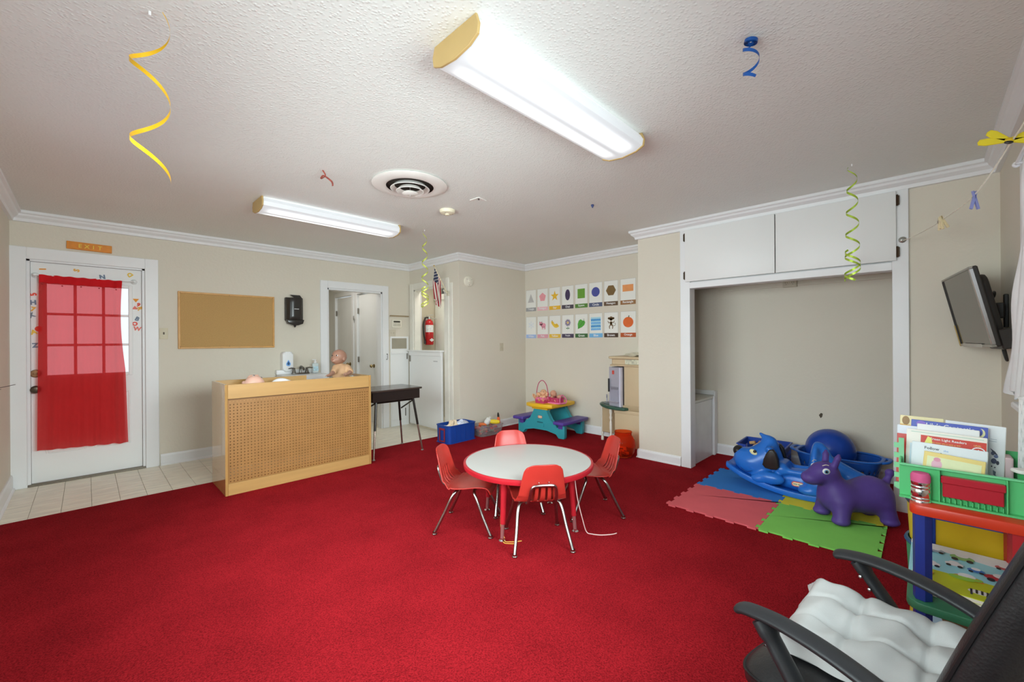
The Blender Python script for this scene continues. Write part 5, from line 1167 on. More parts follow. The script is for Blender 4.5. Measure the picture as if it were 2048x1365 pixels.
# orange jar with toy pieces
r = thing('orange_jar', 'round translucent orange jar of toys on the carpet before the toy kitchen', 'jar', (4.075, 2.338, G))
M_OJ = mat('orange_clear', '#ee6a38', .05, 0, .5, (3, .04), None, .9, .92, 1, 0, 0, 1.12)
prof = [(0, .004), (.085, .004), (.10, .012), (.132, .06), (.142, .12), (.135, .18), (.112, .222), (.098, .235), (.098, .262), (.104, .268), (.100, .275), (.094, .27), (.092, .236), (.107, .218), (.130, .178), (.137, .12), (.127, .062), (.095, .018), (0, .012)]
MB().lathe(prof, 36, S(.92, .92, 1)).build('jar_body', M_OJ, r)
rnd = random.Random(9)
for k in range(16):
    h = ['#d97a2c', '#9c3a1c', '#7c2f1a', '#d9902f'][k % 4]; a = rnd.uniform(0, 6.28); q = rnd.uniform(.01, .075)
    o = MB().box(-.032, .032, -.014, .014, -.010, .010, .003, 1).build('toy_block', mat('blk_'+h[1:], h, .5)); o.matrix_basis = T(4.075+q*math.cos(a), 2.338+q*math.sin(a), G+.03+.075*k/16) @ RZ(rnd.uniform(0, 180)) @ RX(rnd.uniform(-25, 25)); tag(o, '%s toy block seen inside the orange jar' % ('orange', 'dark red', 'brown', 'amber')[k % 4], 'block', 'toy blocks in the orange jar')
# ---------------------------------------------------------------- foam play mats
def edge_curve(a, b, n, depth, flip=1):
    """dovetail jigsaw edge from a to b"""
    a = Vector(a); b = Vector(b); d = (b-a); L_ = d.length; d.normalize(); nrm = Vector((-d.y, d.x))*depth*flip; pts = [a]; p_ = L_/n
    for k in range(n):
        s = -1 if k % 2 else 1; m0, m1 = k*p_, (k+1)*p_
        if k % 2 == 0: pts += [a+d*(m0+p_*.24), a+d*(m0+p_*.10)+nrm*1.0, a+d*(m1-p_*.10)+nrm, a+d*(m1-p_*.24)]
    pts.append(b); return pts
X0, X1, X2, Y0, Y1, Y2 = 3.115, 3.722, 4.33, .185, .795, 1.405; ND, DP = 9, .021
H_ = {}
for y in (Y0, Y1, Y2):
    for (a, b) in ((X0, X1), (X1, X2)): H_[a, y] = edge_curve((a, y), (b, y), ND, DP, 1)
V_ = {}
for x in (X0, X1, X2):
    for (a, b) in ((Y0, Y1), (Y1, Y2)): V_[x, a] = edge_curve((x, a), (x, b), ND, DP, 1)
for (x, y, h, nm) in ((X0, Y1, '#c4565c', 'pink foam play mat tile with jigsaw edges nearest the table'), (X0, Y0, '#74b552', 'lime green foam play mat tile in front of the purple hopper toy'), (X1, Y1, '#2f6fb3', 'blue foam play mat tile under the front of the dog rocker'), (X1, Y0, '#c9bc35', 'yellow foam play mat tile mostly under the dog rocker and purple hopper toy')):
    poly = H_[x, y][:-1]+V_[X1 if x == X0 else X2, y][:-1]+H_[x, Y1 if y == Y0 else Y2][::-1][:-1]+V_[x, y][::-1][:-1]
    cx, cy = x+.304, y+.305; mb = MB(); mb.prism([((p[0]-cx)*.9975, (p[1]-cy)*.9975) for p in poly], .001, .012)
    o = mb.build('foam_mat', mat('foam_'+h[1:], h, .85, 0, .3, (5, .05), (220, .2, .001)), None, smooth=0); o.location = (cx, cy, .0085); tag(o, nm, 'play mat', 'foam jigsaw mats')
FZ = .0207

# ---------------------------------------------------------------- dog rocker
M_RB = mat('rocker_blue', '#1f62b4', .28, 0, .5, (4, .05)); M_RBL = mat('rocker_black', '#1f1b1a', .35, 0, .5, (5, .05))
r = thing('dog_rocker', 'blue plastic rocking toy shaped like a dog with black ears and nose', 'rocking toy', M=T(4.03, .69, FZ) @ RZ(90))
def rbase(u, v):
    x = -.40+.95*u; w = .148*(1-.10*abs(x)); z0 = x*x*.44
    a = (v*2-1); y = w*a
    return (x, y, z0)
mb = MB(); n = 28; rows = []
for i in range(n+1):
    x = -.40+.955*i/n; z0 = .44*x*x; w = .150*(1-.25*max(0, (abs(x)-.38)/.17)**2); t = .045
    sec = [(-w, .004), (-w+.012, 0), (w-.012, 0), (w, .004), (w+.006, .022), (w, t), (w-.03, t+.004), (w-.05, t-.006), (-w+.05, t-.006), (-w+.03, t+.004), (-w, t), (-w-.006, .022)]
    rows.append([mb._v((x, y, z0+z)) for y, z in sec])
for a, b in zip(rows, rows[1:]):
    for k in range(12): mb._f([a[k], a[(k+1) % 12], b[(k+1) % 12], b[k]])
mb._f(rows[0][::-1]); mb._f(rows[-1]); mb.build('rocker_base', M_RB, r, smooth=50)
def f_dog(P):
    A_ = lambda c, rr: sd_ell(P, c, rr)
    d = A_((-.06, 0, .10), (.34, .105, .075)); d = smin(d, A_((-.02, 0, .13), (.24, .10, .075)), .03)          # trunk
    d = smin(d, A_((.27, 0, .255), (.115, .115, .125)), .05); d = smin(d, A_((.365, 0, .20), (.15, .135, .115)), .05); d = smin(d, A_((.30, 0, .15), (.12, .12, .09)), .04)
    d = smin(d, A_((.45, 0, .235), (.06, .08, .06)), .04); d = smin(d, A_((.245, 0, .375), (.055, .05, .06)), .05); d = smin(d, sd_cap(P, (.275, 0, .415), (.315, 0, .445), .022, .012), .03)
    d = smin(d, sd_cap(P, (.225, -.115, .345), (.225, .115, .345), .026, .026), .025)       # handle grips
    for s in (-1, 1):
        d = smin(d, A_((.215, s*.125, .118), (.10, .045, .05)), .02); d = smin(d, A_((.30, s*.125, .095), (.06, .042, .036)), .02)
        d = smin(d, A_((-.10, s*.118, .12), (.075, .05, .07)), .025); d = smin(d, A_((-.05, s*.125, .075), (.08, .045, .035)), .02)
        d = smin(d, sd_cap(P, (-.04, s*.09, .19), (.16, s*.09, .185), .022, .022), .02)
    d = smin(d, sd_cap(P, (.15, -.07, .20), (.15, .07, .20), .05, .05), .03)
    b = np.maximum(sd_ell(P, (-.075, 0, .24), (.045, .135, .195)), -(P[..., 2]-.1)); d = smin(d, b, .05)
    d = smin(d, sd_cap(P, (-.10, 0, .40), (-.13, .0, .37), .035, .03), .03)
    d = smin(d, sd_cap(P, (-.14, 0, .26), (-.33, 0, .19), .085, .06), .05); d = smin(d, A_((-.33, 0, .15), (.085, .10, .08)), .04)
    return d
MB().nets(nets(f_dog, (-.46, -.20, .02), (.56, .20, .50), .0095)).build('body', M_RB, r, smooth=80)
MB().ell((.487, 0, .272), (.043, .056, .045), None, 20, 14).build('nose', M_RBL, r)
ear = [(.0, .075), (.045, .07), (.065, .045), (.055, 0), (.04, -.045), (.015, -.085), (-.012, -.09), (-.035, -.06), (-.05, -.01), (-.055, .045), (-.035, .07)]
for s in (-1, 1):
    M_ = T(.205, s*.128, .275) @ RX(-90 if s > 0 else 90) @ (S(1, 1, 1) if s > 0 else S(1, -1, 1))
    mb = MB(); mb.prism([(x, -y) for x, y in ear] if s > 0 else [(x, -y) for x, y in ear], -.022, .022, T(.205, s*.125, .265) @ RX(90), .012, 3); mb.build('ear', M_RBL, r)
    e = MB().ell((.345, s*.098, .300), (.034, .016, .022), RZ(-18*s) @ RY(-22), 16, 10).build('eye', mat('eye_cream', '#d6cf9f', .3), r)
    MB().ell((.332, s*.110, .308), (.013, .008, .015), RY(-10), 12, 8).build('pupil', M_RBL, e)
badge(r, frame('+y', (0, 0, 0)) @ T(0, 0, 0) if False else Matrix(((1, 0, 0, .03), (0, 0, -1, -.1065), (0, 1, 0, .105), (0, 0, 0, 1))), .085)
badge(r, Matrix(((-1, 0, 0, .03), (0, 0, 1, .1085), (0, 1, 0, .105), (0, 0, 0, 1))), .085)
MB().tube(smooth_path([(.445, -.10, .155), (.40, -.125, .135), (.345, -.125, .150)], 4), .003, 5).tube(smooth_path([(.445, .10, .155), (.40, .125, .135), (.345, .125, .150)], 4), .003, 5).build('mouth_line', mat('rocker_line', '#173f78', .4), r)

# ---------------------------------------------------------------- purple hopper
M_HP = mat('hopper_purple', '#4a3679', .5, 0, .4, (6, .06)); 
r = thing('hopper_toy', 'purple inflatable donkey hopper standing on the green and yellow mats', 'ride on toy', M=T(3.705, .368, FZ) @ RZ(132))
def f_don(P):
    P = P/np.array([1.0, 1.0, .90]); 
    A_ = lambda c, rr: sd_ell(P, c, rr)
    d = A_((-.03, 0, .18), (.20, .12, .115)); d = smin(d, A_((-.125, 0, .195), (.125, .128, .138)), .04); d = smin(d, A_((.10, 0, .18), (.11, .118, .125)), .04)
    d = smin(d, sd_cap(P, (.115, 0, .24), (.165, 0, .36), .082, .066), .04); d = smin(d, A_((.185, 0, .372), (.085, .072, .07)), .03); d = smin(d, A_((.26, 0, .322), (.073, .06, .055)), .035)
    for s in (-1, 1):
        d = smin(d, sd_cap(P, (.145, s*.045, .425), (.132, s*.058, .485), .021, .018), .015); d = smin(d, sd_cap(P, (.132, s*.058, .485), (.128, s*.062, .515), .018, .008), .01)
        d = smin(d, sd_cap(P, (.115, s*.07, .15), (.135, s*.092, .045), .058, .047), .03); d = smin(d, sd_cap(P, (-.15, s*.07, .15), (-.178, s*.09, .045), .062, .047), .03)
        d = np.maximum(d, -1e9)
        d = smin(d, A_((.14, s*.093, .028), (.053, .05, .028)), .012); d = smin(d, A_((-.18, s*.091, .028), (.053, .05, .028)), .012)
        d = -smin(-d, A_((.325, s*.022, .332), (.006, .008, .006)), .004)
    d = smin(d, sd_cap(P, (-.225, 0, .285), (-.250, 0, .34), .024, .018), .025); d = smin(d, A_((-.255, 0, .362), (.028, .026, .030)), .01)
    d = np.maximum(d, -P[..., 2])
    # embossed swirl rings on the flank
    q = np.sqrt((P[..., 0]+.10)**2+(P[..., 2]-.225)**2); d = d*.93-.0011*np.sin(q*320)*np.exp(-(q/.05)**4)*(np.abs(P[..., 1]) > .05)
    return d
MB().nets(nets(f_don, (-.36, -.17, -.012), (.37, .17, .56), .0068)).build('body', M_HP, r, smooth=80)
for s in (-1, 1):
    e = MB().ell((.212, s*.064, .350), (.023, .011, .021), RZ(-s*14), 16, 10).build('eye', mat('eye_white', '#ded8d0', .2), r)
    i = MB().ell((.216, s*.0725, .350), (.014, .006, .014), RZ(-s*14), 14, 8).build('iris', mat('iris_blue', '#5f8fb5', .2), r)
    MB().ell((.219, s*.0765, .351), (.008, .005, .009), RZ(-s*14), 12, 8).build('pupil', mat('pupil_dark', '#141420', .15), i)
    MB().tube(smooth_path([(.195, s*.064, .390), (.212, s*.060, .394), (.230, s*.052, .385)], 4), .0025, 5).build('brow', mat('brow_cream', '#c9bfae', .5), r)

# ---------------------------------------------------------------- alcove: crate, laundry basket, ball, blocks
M_CB = mat('crate_blue', '#15398f', .4, 0, .5, (5, .05)); M_WB = [mat('blk_wood%d' % k, h, .6, 0, .4, (20, .12)) for k, h in enumerate(('#b08a5c', '#a27c50', '#bd9a6c', '#b87d4a'))]
r = thing('blue_crate', 'rectangular blue plastic crate of wooden blocks behind the dog rocker', 'crate', M=T(4.60, 1.115, G) @ RZ(2))
mb = MB(); w, d, h, t = .175, .19, .255, .006     # x half, y half
mb.box(-w, w, -d, d, 0, t)
mb.box(w-t, w, -d, d, t, h)                              # back
mb.box(-w, -w+t, -d, d, t, .09); mb.box(-w, -w+t, d-.07, d, .09, h); mb.box(-w, -w+t, -d, -d+.09, .09, h)     # front with a cut-out
mb.build('shell', M_CB, r)
def slot_wall(y0, y1):
    mb = MB(); xs = [-w+t, -w+.05]+[-.11+.04*k for k in range(7)]+[w-t]
    mb.box(-w+t, w-t, y0, y1, t, .06); mb.box(-w+t, w-t, y0, y1, .20, h)
    for k in range(8): x = -w+t+(2*w-2*t)*k/7.; mb.box(max(-w+t, x-.008), min(w-t, x+.008), y0, y1, .06, .20)
    for z in (.106, .150): mb.box(-w+t, w-t, y0+.001, y1-.001, z-.006, z+.006)
    return mb
slot_wall(-d, -d+t).build('slotted_side', M_CB, r); slot_wall(d-t, d).build('slotted_side', M_CB, r)
mb = MB(); rw = .012
for (a, b, c, e_) in ((w-.004, w+rw, -d-rw, d+rw), (-w-rw+.004, w, d-.004, d+rw), (-w-rw+.004, w, -d-rw, -d+.004)): mb.box(a, b, c, e_, h-.006, h+.006, .003, 1)
mb.build('rim', mat('crate_rim', '#1c3f92', .4), r)
rnd = random.Random(21)
def blocks(n, c, ex, ey, z0, z1, lab, grp, seed):
    rnd = random.Random(seed)
    for k in range(n):
        L_ = rnd.choice((.05, .07, .10)); mb = MB(); mb.box(-L_/2, L_/2, -.018, .018, -.014, .014, .002, 1); o = mb.build('wooden_block', M_WB[k % 4])
        o.matrix_basis = T(c[0]+rnd.uniform(-ex, ex), c[1]+rnd.uniform(-ey, ey), z0+(z1-z0)*k/max(1, n-1)) @ RZ(rnd.uniform(0, 180)) @ RX(rnd.uniform(-40, 40)) @ RY(rnd.uniform(-35, 35))
        tag(o, ('short', 'medium', 'long')[(.05, .07, .10).index(L_)]+' '+lab, 'block', grp)
blocks(34, (4.585, 1.12), .115, .13, G+.025, G+.235, 'plain wooden block heaped in the rectangular blue crate', 'wooden blocks in the blue crate', 5)
r = thing('laundry_basket', 'blue oval laundry basket with round holes holding a big ball', 'basket', M=T(4.585, .545, G) @ RZ(-3))
M_LB = mat('basket_blue', '#174a9c', .38, 0, .5, (5, .05))
NB, NZ = 72, 10
def bsurf(k, j, off=0):
    a = 2*PI*k/NB; v = j/NZ; c, s = math.cos(a), math.sin(a); e = .62
    rx, ry = (.155+.045*v+off), (.235+.06*v+off); return (rx*math.copysign(abs(c)**e, c), ry*math.copysign(abs(s)**e, s), .004+.255*v)
mb = MB(); G2 = [[mb._v(bsurf(k, j)) for j in range(NZ+1)] for k in range(NB)]
for k in range(NB):
    for j in range(NZ):
        if j in (2, 4, 6) and k % 3 == (0 if j != 4 else 1): continue
        mb._f([G2[k][j], G2[(k+1) % NB][j], G2[(k+1) % NB][j+1], G2[k][j+1]])
mb._f([G2[k][0] for k in range(NB)][::-1]); o = mb.build('tub', M_LB, r, smooth=50); so = o.modifiers.new('thickness', 'SOLIDIFY'); so.thickness = .004; so.offset = -1
MB().tube([Vector(bsurf(k, NZ))+Vector((0, 0, 0)) for k in range(NB)], .013, 8, True, flat=(.7, 1.2)).build('rim', mat('basket_rim', '#1f5cb0', .32), r)
for s in (-1, 1):
    MB().tube(smooth_path([(-.09, s*.285, .255), (-.07, s*.325, .262), (0, s*.34, .266), (.07, s*.325, .262), (.09, s*.285, .255)], 5), .014, 8, flat=(.8, 1.2)).build('handle', mat('basket_rim', '#1f5cb0', .32), r)
blocks(10, (4.60, .40), .07, .07, G+.02, G+.10, 'plain wooden block lying in the oval laundry basket', 'wooden blocks in the laundry basket', 8)
o = MB().lathe([(0.182*math.sin(PI*k/28), -.182*math.cos(PI*k/28)) for k in range(29)], 48).build('body', mat('ball_blue', '#143a8e', .25, 0, .5, (3, .04)), None)
o.name = 'big_ball'; o.location = (4.575, .60, G+.285); tag(o, 'big glossy dark blue ball sitting in the oval laundry basket', 'ball')

# ---------------------------------------------------------------- television on its wall arm
u = Vector((-.991, -.131, 0)).normalized(); v = Vector((-.07, .0825, .4475)); v = (v-u*v.dot(u)).normalized(); nn = u.cross(v)
TM = Matrix(((u.x, v.x, nn.x, 3.785), (u.y, v.y, nn.y, -.176), (u.z, v.z, nn.z, 1.444), (0, 0, 0, 1)))
r = thing('television', 'old flat television with peeling bezel tilted down on a wall arm', 'television', M=TM)
TW, TH = .345, .228; M_BEZ = mat('bezel_grey', '#8b877f', .3, .5, .5, (9, .12)); M_TVB = mat('tv_black', '#282421', .45, 0, .5, (5, .05))
MB().box(-TW+.006, TW-.006, -TH+.006, TH-.006, -.002, .002).build('screen', mat('screen_glass', '#37332e', .10, 0, .7, (2, .03)), r)
for (nm, a, b, c, d, m) in (('bezel_top', -TW, TW, TH-.012, TH, M_BEZ), ('bezel_bottom', -TW, TW, -TH, -TH+.014, M_BEZ), ('bezel_right', TW-.012, TW, -TH+.014, TH-.012, mat('bezel_silver', '#a09e9b', .25, .7)), ('bezel_left', -TW, -TW+.010, -TH+.014, TH-.012, M_TVB)): MB().box(a, b, c, d, -.012, .008, .003, 1).build(nm, m, r)
MB().box(-TW-.004, -TW+.012, -TH-.002, -TH+.14, .006, .011, .002, 1).build('tape_strip', mat('tape_tan', '#a58d57', .6), r)
MB().box(-.26, .16, -TH-.004, -TH+.018, .007, .010, .002, 1).build('peeled_strip', mat('peel_grey', '#a9a69c', .4), r)
MB().box(-TW, TW, -TH, TH, -.03, -.003, .006, 1).prism(rrect(.56, .36, .05, 4), -.07, -.03, None, .012, 2).build('back_case', M_TVB, r)
MB().box(.10, .335, -TH-.02, -TH+.09, -.085, -.03, .006, 1).build('speaker_box', M_TVB, r)
ma = MB(); ma.M = TM.inverted()
ma.box(3.80, 3.84, -.349, -.330, 1.33, 1.53, .004, 1); ma.tube([(3.82, -.335, 1.46), (3.74, -.29, 1.46)], .008, 6); ma.tube([(3.82, -.335, 1.40), (3.74, -.29, 1.40)], .008, 6); ma.box(3.70, 3.77, -.325, -.265, 1.385, 1.475, .006, 1); ma.tube([(3.735, -.29, 1.43), (3.765, -.235, 1.44)], .016, 8)
ma.build('wall_arm', M_TVB, r)
MB().tube(smooth_path([(.02, -.02, -.075), (.05, .05, -.12), (.02, .075, -.13), (.0, .02, -.12), (.06, -.12, -.10), (.10, -.24, -.08), (.12, -.31, -.075), (.14, -.32, -.075), (.13, -.25, -.08)], 5), .006, 6).build('cable', M_BLACKP, r)

# ---------------------------------------------------------------- clothesline with pegs
Lp = [(4.148, .115, 1.978), (3.95, .060, 1.962), (3.70, -.012, 1.955), (3.5, -.072, 1.960), (3.12, -.18, 1.99), (2.787, -.276, 2.13), (2.66, -.318, 2.20)]
line = smooth_path(Lp, 8)
r = tag(MB().tube(line, [.0022+.0016*(i/len(line)) for i in range(len(line))], 6).build('clothesline', mat('cord_white', '#cfc9ba', .8, 0, .3, (60, .1))), 'thin white cord strung from the alcove post to the window wall', 'cord')
o = MB().lathe([(.022, 0), (.022, .004), (.010, .012), (0, .013)], 14, frame('-x', (PX, .115, 1.985))).tube(smooth_path([(PX-.008, .115, 1.985), (PX-.02, .115, 1.972), (PX-.012, .115, 1.962)], 4), .003, 6).build('cord_hook', mat('hook_steel', '#9a9892', .3, .7)); tag(o, 'small wire hook screwed to the right post of the alcove', 'hook')
def peg(name, label, p, rz, tilt, h, col, sp=14, ln=.078):
    r = thing(name, label, 'clothes peg', M=T(*p) @ RZ(rz) @ RY(tilt), group='clothes pegs on the cord'); m = mat('peg_'+col[1:], col, .5, 0, .4, (20, .08))
    for s in (-1, 1):
        MB().prism([(-.006, -.5*ln), (.006, -.5*ln), (.006, .42*ln), (.001, .5*ln), (-.006, .5*ln)], -.005, .005, T(s*.006, 0, 0) @ RZ(0) @ RY(s*-sp) @ Matrix(((1, 0, 0, 0), (0, 0, 1, 0), (0, 1, 0, 0), (0, 0, 0, 1))) @ S(s, 1, 1), .0015, 1).build('jaw', m, r)
    MB().tube([(.007*math.cos(t), .0065, .010+.007*math.sin(t)) for t in np.linspace(0, 6.0, 12)], .0015, 5).build('spring', M_STEEL, r)
    return r
peg('clothes_peg', 'pale wooden peg with spread legs, left one of the pair on the cord', (3.545, -.062, 1.950), 10, 8, 0, '#cdbf9d')
peg('clothes_peg', 'pale wooden peg with green tips, right one of the pair on the cord', (3.49, -.076, 1.945), -60, -18, 0, '#c9b992', 10)
for i, (x, y, z) in enumerate(((3.505, -.068, 1.898), (3.535, -.060, 1.900))): pass
peg('clothes_peg', 'lavender blue plastic peg hanging alone midway on the cord', (3.12, -.178, 1.962), -40, 0, 0, '#7f84b4', 18, .095)
r = thing('dragonfly_clip', 'bright yellow plastic butterfly shaped clip on the cord by the window', 'clip', M=frame('-x', (2.80, -.262, 2.125)) @ RZ(-14), group=None)
for (a, L_) in ((152, .085), (182, .095), (28, .085), (-2, .095)):
    mb = MB(); mb.prism([(0, -.008), (L_*.7, -.016), (L_*.95, -.012), (L_, 0), (L_*.95, .012), (L_*.7, .016), (0, .008)], -.003, .003, RZ(a), .002, 1); mb.build('wing', mat('clip_yellow', '#d9c126', .4), r)
MB().ell((0, 0, 0), (.016, .013, .008)).build('clip_hub', mat('clip_hub', '#c9ab22', .4), r); MB().ell((.0, -.010, .006), (.014, .007, .004)).build('clip_grip', M_BLACKP, r)

# ---------------------------------------------------------------- white curtain on the right window
r = thing('window_curtain', 'white cotton curtain gathered over the window on the right wall', 'curtain', (2.6, -.28, 2.06))
def wc(u, v):
    x = 2.78+.50*v**1.4-1.0*u; z = 2.06-1.06*v-.015*math.sin(u*30); y = -.318+.016*math.sin(u*46+v*1.5)+.006*math.sin(u*90)+.012*v
    return (x, y+.012*math.sin(v*14)*max(0, .12-u)*6, z)
mb = MB().grid(wc, 90, 24); mb.build('cloth', mat('white_curtain', '#d9d8d3', .85, 0, .2, (12, .04)), r, smooth=80, world=True)
MB().tube([(2.98, -.30, 2.065), (1.78, -.30, 2.065)], .008, 8).ell((2.99, -.30, 2.065), .014).build('rod', M_WHITEP, r, world=True)
for x in (2.95, 1.82): MB().box(x-.01, x+.01, -.348, -.295, 2.055, 2.075, .002, 1).build('rod_bracket', M_WHITEP, r, world=True)

# ---------------------------------------------------------------- wires on the left
o = MB().tube(smooth_path([(-.468, 4.45, .945), (-.44, 4.62, .962), (-.41, 4.72, .966), (-.375, 4.80, .972)], 5), .0022, 5).tube(smooth_path([(-.468, 4.45, .940), (-.445, 4.60, .948), (-.43, 4.66, .952)], 5), .002, 5).tube(smooth_path([(-.468, 4.45, .932), (-.45, 4.58, .928), (-.44, 4.63, .926)], 5), .002, 5).build('loose_wire', mat('wire_dark', '#3a332d', .5)); tag(o, 'thin dark wires sticking out of the left wall beside the exit door', 'wire')
# ---------------------------------------------------------------- pencil shelf by the window wall
M_SRED = mat('shelf_red', '#b8331c', .35, 0, .5, (10, .08)); M_SBLU = mat('shelf_blue', '#1a2f78', .35, 0, .5, (8, .08)); M_SGRN = mat('shelf_green', '#2f6a4c', .4, 0, .5, (10, .10)); M_SDRD = mat('shelf_post_red', '#9c1f24', .35, 0, .5, (8, .08)); M_SYEL = mat('shelf_yellow', '#b8960f', .4, 0, .5, (6, .06))
r = thing('pencil_shelf', 'childrens shelf with red top, green shelf and hexagonal pencil posts by the window', 'shelf', (2.4, -.11, G))
SX0, SX1, SY0, SY1 = 2.14, 2.68, -.290, .046
MB().prism([(x+(SX0+SX1)/2, y+(SY0+SY1)/2) for x, y in rrect(SX1-SX0, SY1-SY0, .03, 4)], .622, .660, None, .006, 2).build('top_board', M_SRED, r, world=True)
MB().prism([(x+(SX0+SX1)/2, y+(SY0+SY1)/2) for x, y in rrect(SX1-SX0+.02, SY1-SY0+.02, .05, 4)], .272, .304, None, .006, 2).build('middle_board', M_SGRN, r, world=True)
MB().prism([(x+(SX0+SX1)/2, y+(SY0+SY1)/2) for x, y in rrect(SX1-SX0+.02, SY1-SY0+.02, .05, 4)], .03, .06, None, .006, 2).build('bottom_board', M_SYEL, r, world=True)
for (x, y, m) in ((2.178, .012, M_SBLU), (2.178, -.222, M_SDRD), (2.63, .012, M_SBLU), (2.63, -.25, M_SDRD)):
    for (z0, z1) in ((G, .03), (.06, .272), (.304, .622)): MB().prism(ngon(6, .027, 15, x, y), z0, z1, None, .002, 1).build('post', m, r, world=True)
MB().lathe([(.0, 0), (.0285, 0), (.0285, .006), (.0265, .009), (.0285, .012), (.0285, .017), (.0265, .020), (.0285, .023), (.0285, .048), (.0265, .051), (.0285, .054), (.0285, .060), (.0265, .063), (.0285, .066), (.0285, .076), (0, .076)], 28, T(2.195, .016, .660)).build('ferrule', M_CHROME, r, world=True)
MB().lathe([(.027, .074), (.028, .080), (.028, .098), (.023, .108), (0, .110)], 28, T(2.195, .016, .660)).build('eraser', mat('eraser_pink', '#c0567f', .7, 0, .3, (10, .06)), r, world=True)
MB().box(2.652, 2.662, -.235, -.018, .08, .56).build('back_panel', M_SYEL, r, world=True)
for (a, b, c, d) in ((-.028, -.004, .06, .60), (-.252, -.226, .06, .60), (-.226, -.028, .465, .60), (-.226, -.028, .06, .085)): MB().box(2.645, 2.668, a, b, max(c, .0605), d, .003, 1).build('panel_frame', mat('frame_blue', '#1b3f9c', .4), r, world=True)

def boxbook(name, label, xb, yl, yr, zt, h, t, lean, roll, base, prints, group='picture books in the green tray', cat='book'):
    """book standing in the tray, cover towards the room; prints: list of (kind, args, colour)"""
    w = yl-yr; c = Vector((xb, (yl+yr)/2, zt-h/2*math.cos(R(lean)))); k = thing(name, label, cat, M=frame('-x', c) @ RZ(roll) @ RX(-lean), group=group)
    MB().box(-w/2, w/2, -h/2, h/2, -t, 0, .0015, 1).build('cover', mat('cover_'+base[1:], base, .35, 0, .5, (8, .02)), k)
    MB().box(-w/2+.003, w/2+.0005, -h/2+.003, h/2-.003, -t+.0015, -.0015).build('page_block', mat('page_edge', '#cfc8b8', .8, 0, .2, (200, .08)), k)
    for n_, (kind, a, col) in enumerate(prints):
        mb = MB(); z = .0004+.00025*n_
        if kind == 'box': mb.box(a[0]*w, a[1]*w, a[2]*h, a[3]*h, z, z+.0004)
        elif kind == 'text': put_text(mb, a[0], a[1]*w, a[2]*h, z+.0003, w=a[3]*w, h=a[4]*h, rot=a[5] if len(a) > 5 else 0, bold=.012, depth=.0004)
        elif kind == 'ell': mb.prism(ngon(20, a[2]*w, 90, a[0]*w, a[1]*h, a[3]*h), z, z+.0004)
        elif kind == 'poly': mb.prism([(x*w, y*h) for x, y in a], z, z+.0004)
        mb.build({'text': 'lettering'}.get(kind, 'cover_print'), mat('print_'+col[1:], col, .4, 0, .5, (20, .06)), k, smooth=0)
    return k
ZB = .675
def bk(label, xb, yl, yr, zt, lean, roll, base, prints, t=.006):
    zt -= .018
    return boxbook('picture_book', label, xb, yl, yr, zt, (zt-ZB)/math.cos(R(lean))*.995, t, lean, roll, base, prints)
bk('small yellow bordered book with a pink figure, frontmost and tilted in the green tray', 2.268, .012, -.148, .848, 8, -5, '#d6bc74', [('box', (-.44, .44, -.43, .40), '#cfd0a6'), ('ell', (-.27, -.02, .17, .20), '#8fb08a'), ('ell', (-.27, .22, .09, .12), '#cf9fae'), ('ell', (-.27, .34, .06, .05), '#c98498'), ('box', (.0, .40, .05, .09), '#7fae8a'), ('poly', [(.0, .04), (.40, .0), (.30, -.18), (.10, -.12)], '#dbe0cf'), ('ell', (.02, -.28, .10, .14), '#9db0cf'), ('box', (.12, .40, -.40, -.30), '#8fc0bd')])
bk('pale blue cover lettered Follow the Rainbow, just behind the small yellow book', 2.305, .044, -.158, .876, 9, -2.5, '#c9d0d4', [('text', ('Follow', -.22, .40, .20, .06), '#35383f'), ('text', ('the', -.03, .385, .07, .04), '#8fa9c9'), ('text', ('Rainbow', -.10, .28, .46, .10), '#232328'), ('ell', (.16, .26, .18, .05), '#a58a6c'), ('poly', [(.02, .22), (.32, .20), (.24, .14), (.06, .15)], '#cfc3b8'), ('ell', (.32, .12, .06, .14), '#c9b8a4'), ('box', (.30, .42, .05, .09), '#b08f84')])
bk('cream reader with a red Green Light Readers banner and a round 1 badge', 2.345, .060, -.160, .918, 10, -2, '#d3d0c4', [('box', (-.44, .46, .455, .463), '#8fb7a4'), ('box', (-.45, .45, -.45, .25), '#b9cbd6'), ('box', (-.31, .49, .275, .415), '#b8392c'), ('ell', (.40, .255, .085, .075), '#e3dcd4'), ('ell', (.40, .253, .07, .062), '#b8392c'), ('text', ('Green Light Readers', .03, .365, .46, .058), '#e6dfd2'), ('text', ('For the reader who is ready to GO!', -.01, .305, .40, .034), '#dcb85a'), ('poly', [(-.26, .285), (-.22, .405), (-.17, .38), (-.16, .29)], '#d3cf6a'), ('text', ('1', .40, .255, .05, .07), '#e6dfd2'), ('text', ('LEVEL', .39, .35, .09, .024), '#d9b06a')])
bk('white book with two dark oval eyes printed at its top edge', 2.375, .030, -.142, .938, 10, -2, '#d6d6d0', [('box', (-.28, -.02, .362, .376), '#9b9ca2'), ('box', (.0, .12, .358, .372), '#9b9ca2'), ('ell', (.33, .365, .034, .02), '#4a4a6c'), ('ell', (.43, .36, .034, .02), '#4a4a6c')])
bk('deep blue bedtime picture book with white title letters and a crescent moon', 2.405, .048, -.166, .948, 10, -2, '#4654a4', [('text', ("Lily's Cantastic", .02, .43, .68, .085), '#d3d8e6'), ('ell', (.41, .41, .055, .065), '#d3d0a0'), ('ell', (.385, .42, .05, .06), '#4654a4'), ('ell', (-.36, .44, .07, .05), '#7a5fb0'), ('poly', [(-.5, -.1), (.5, .12), (.5, -.5), (-.5, -.5)], '#3a6a78')], .008)
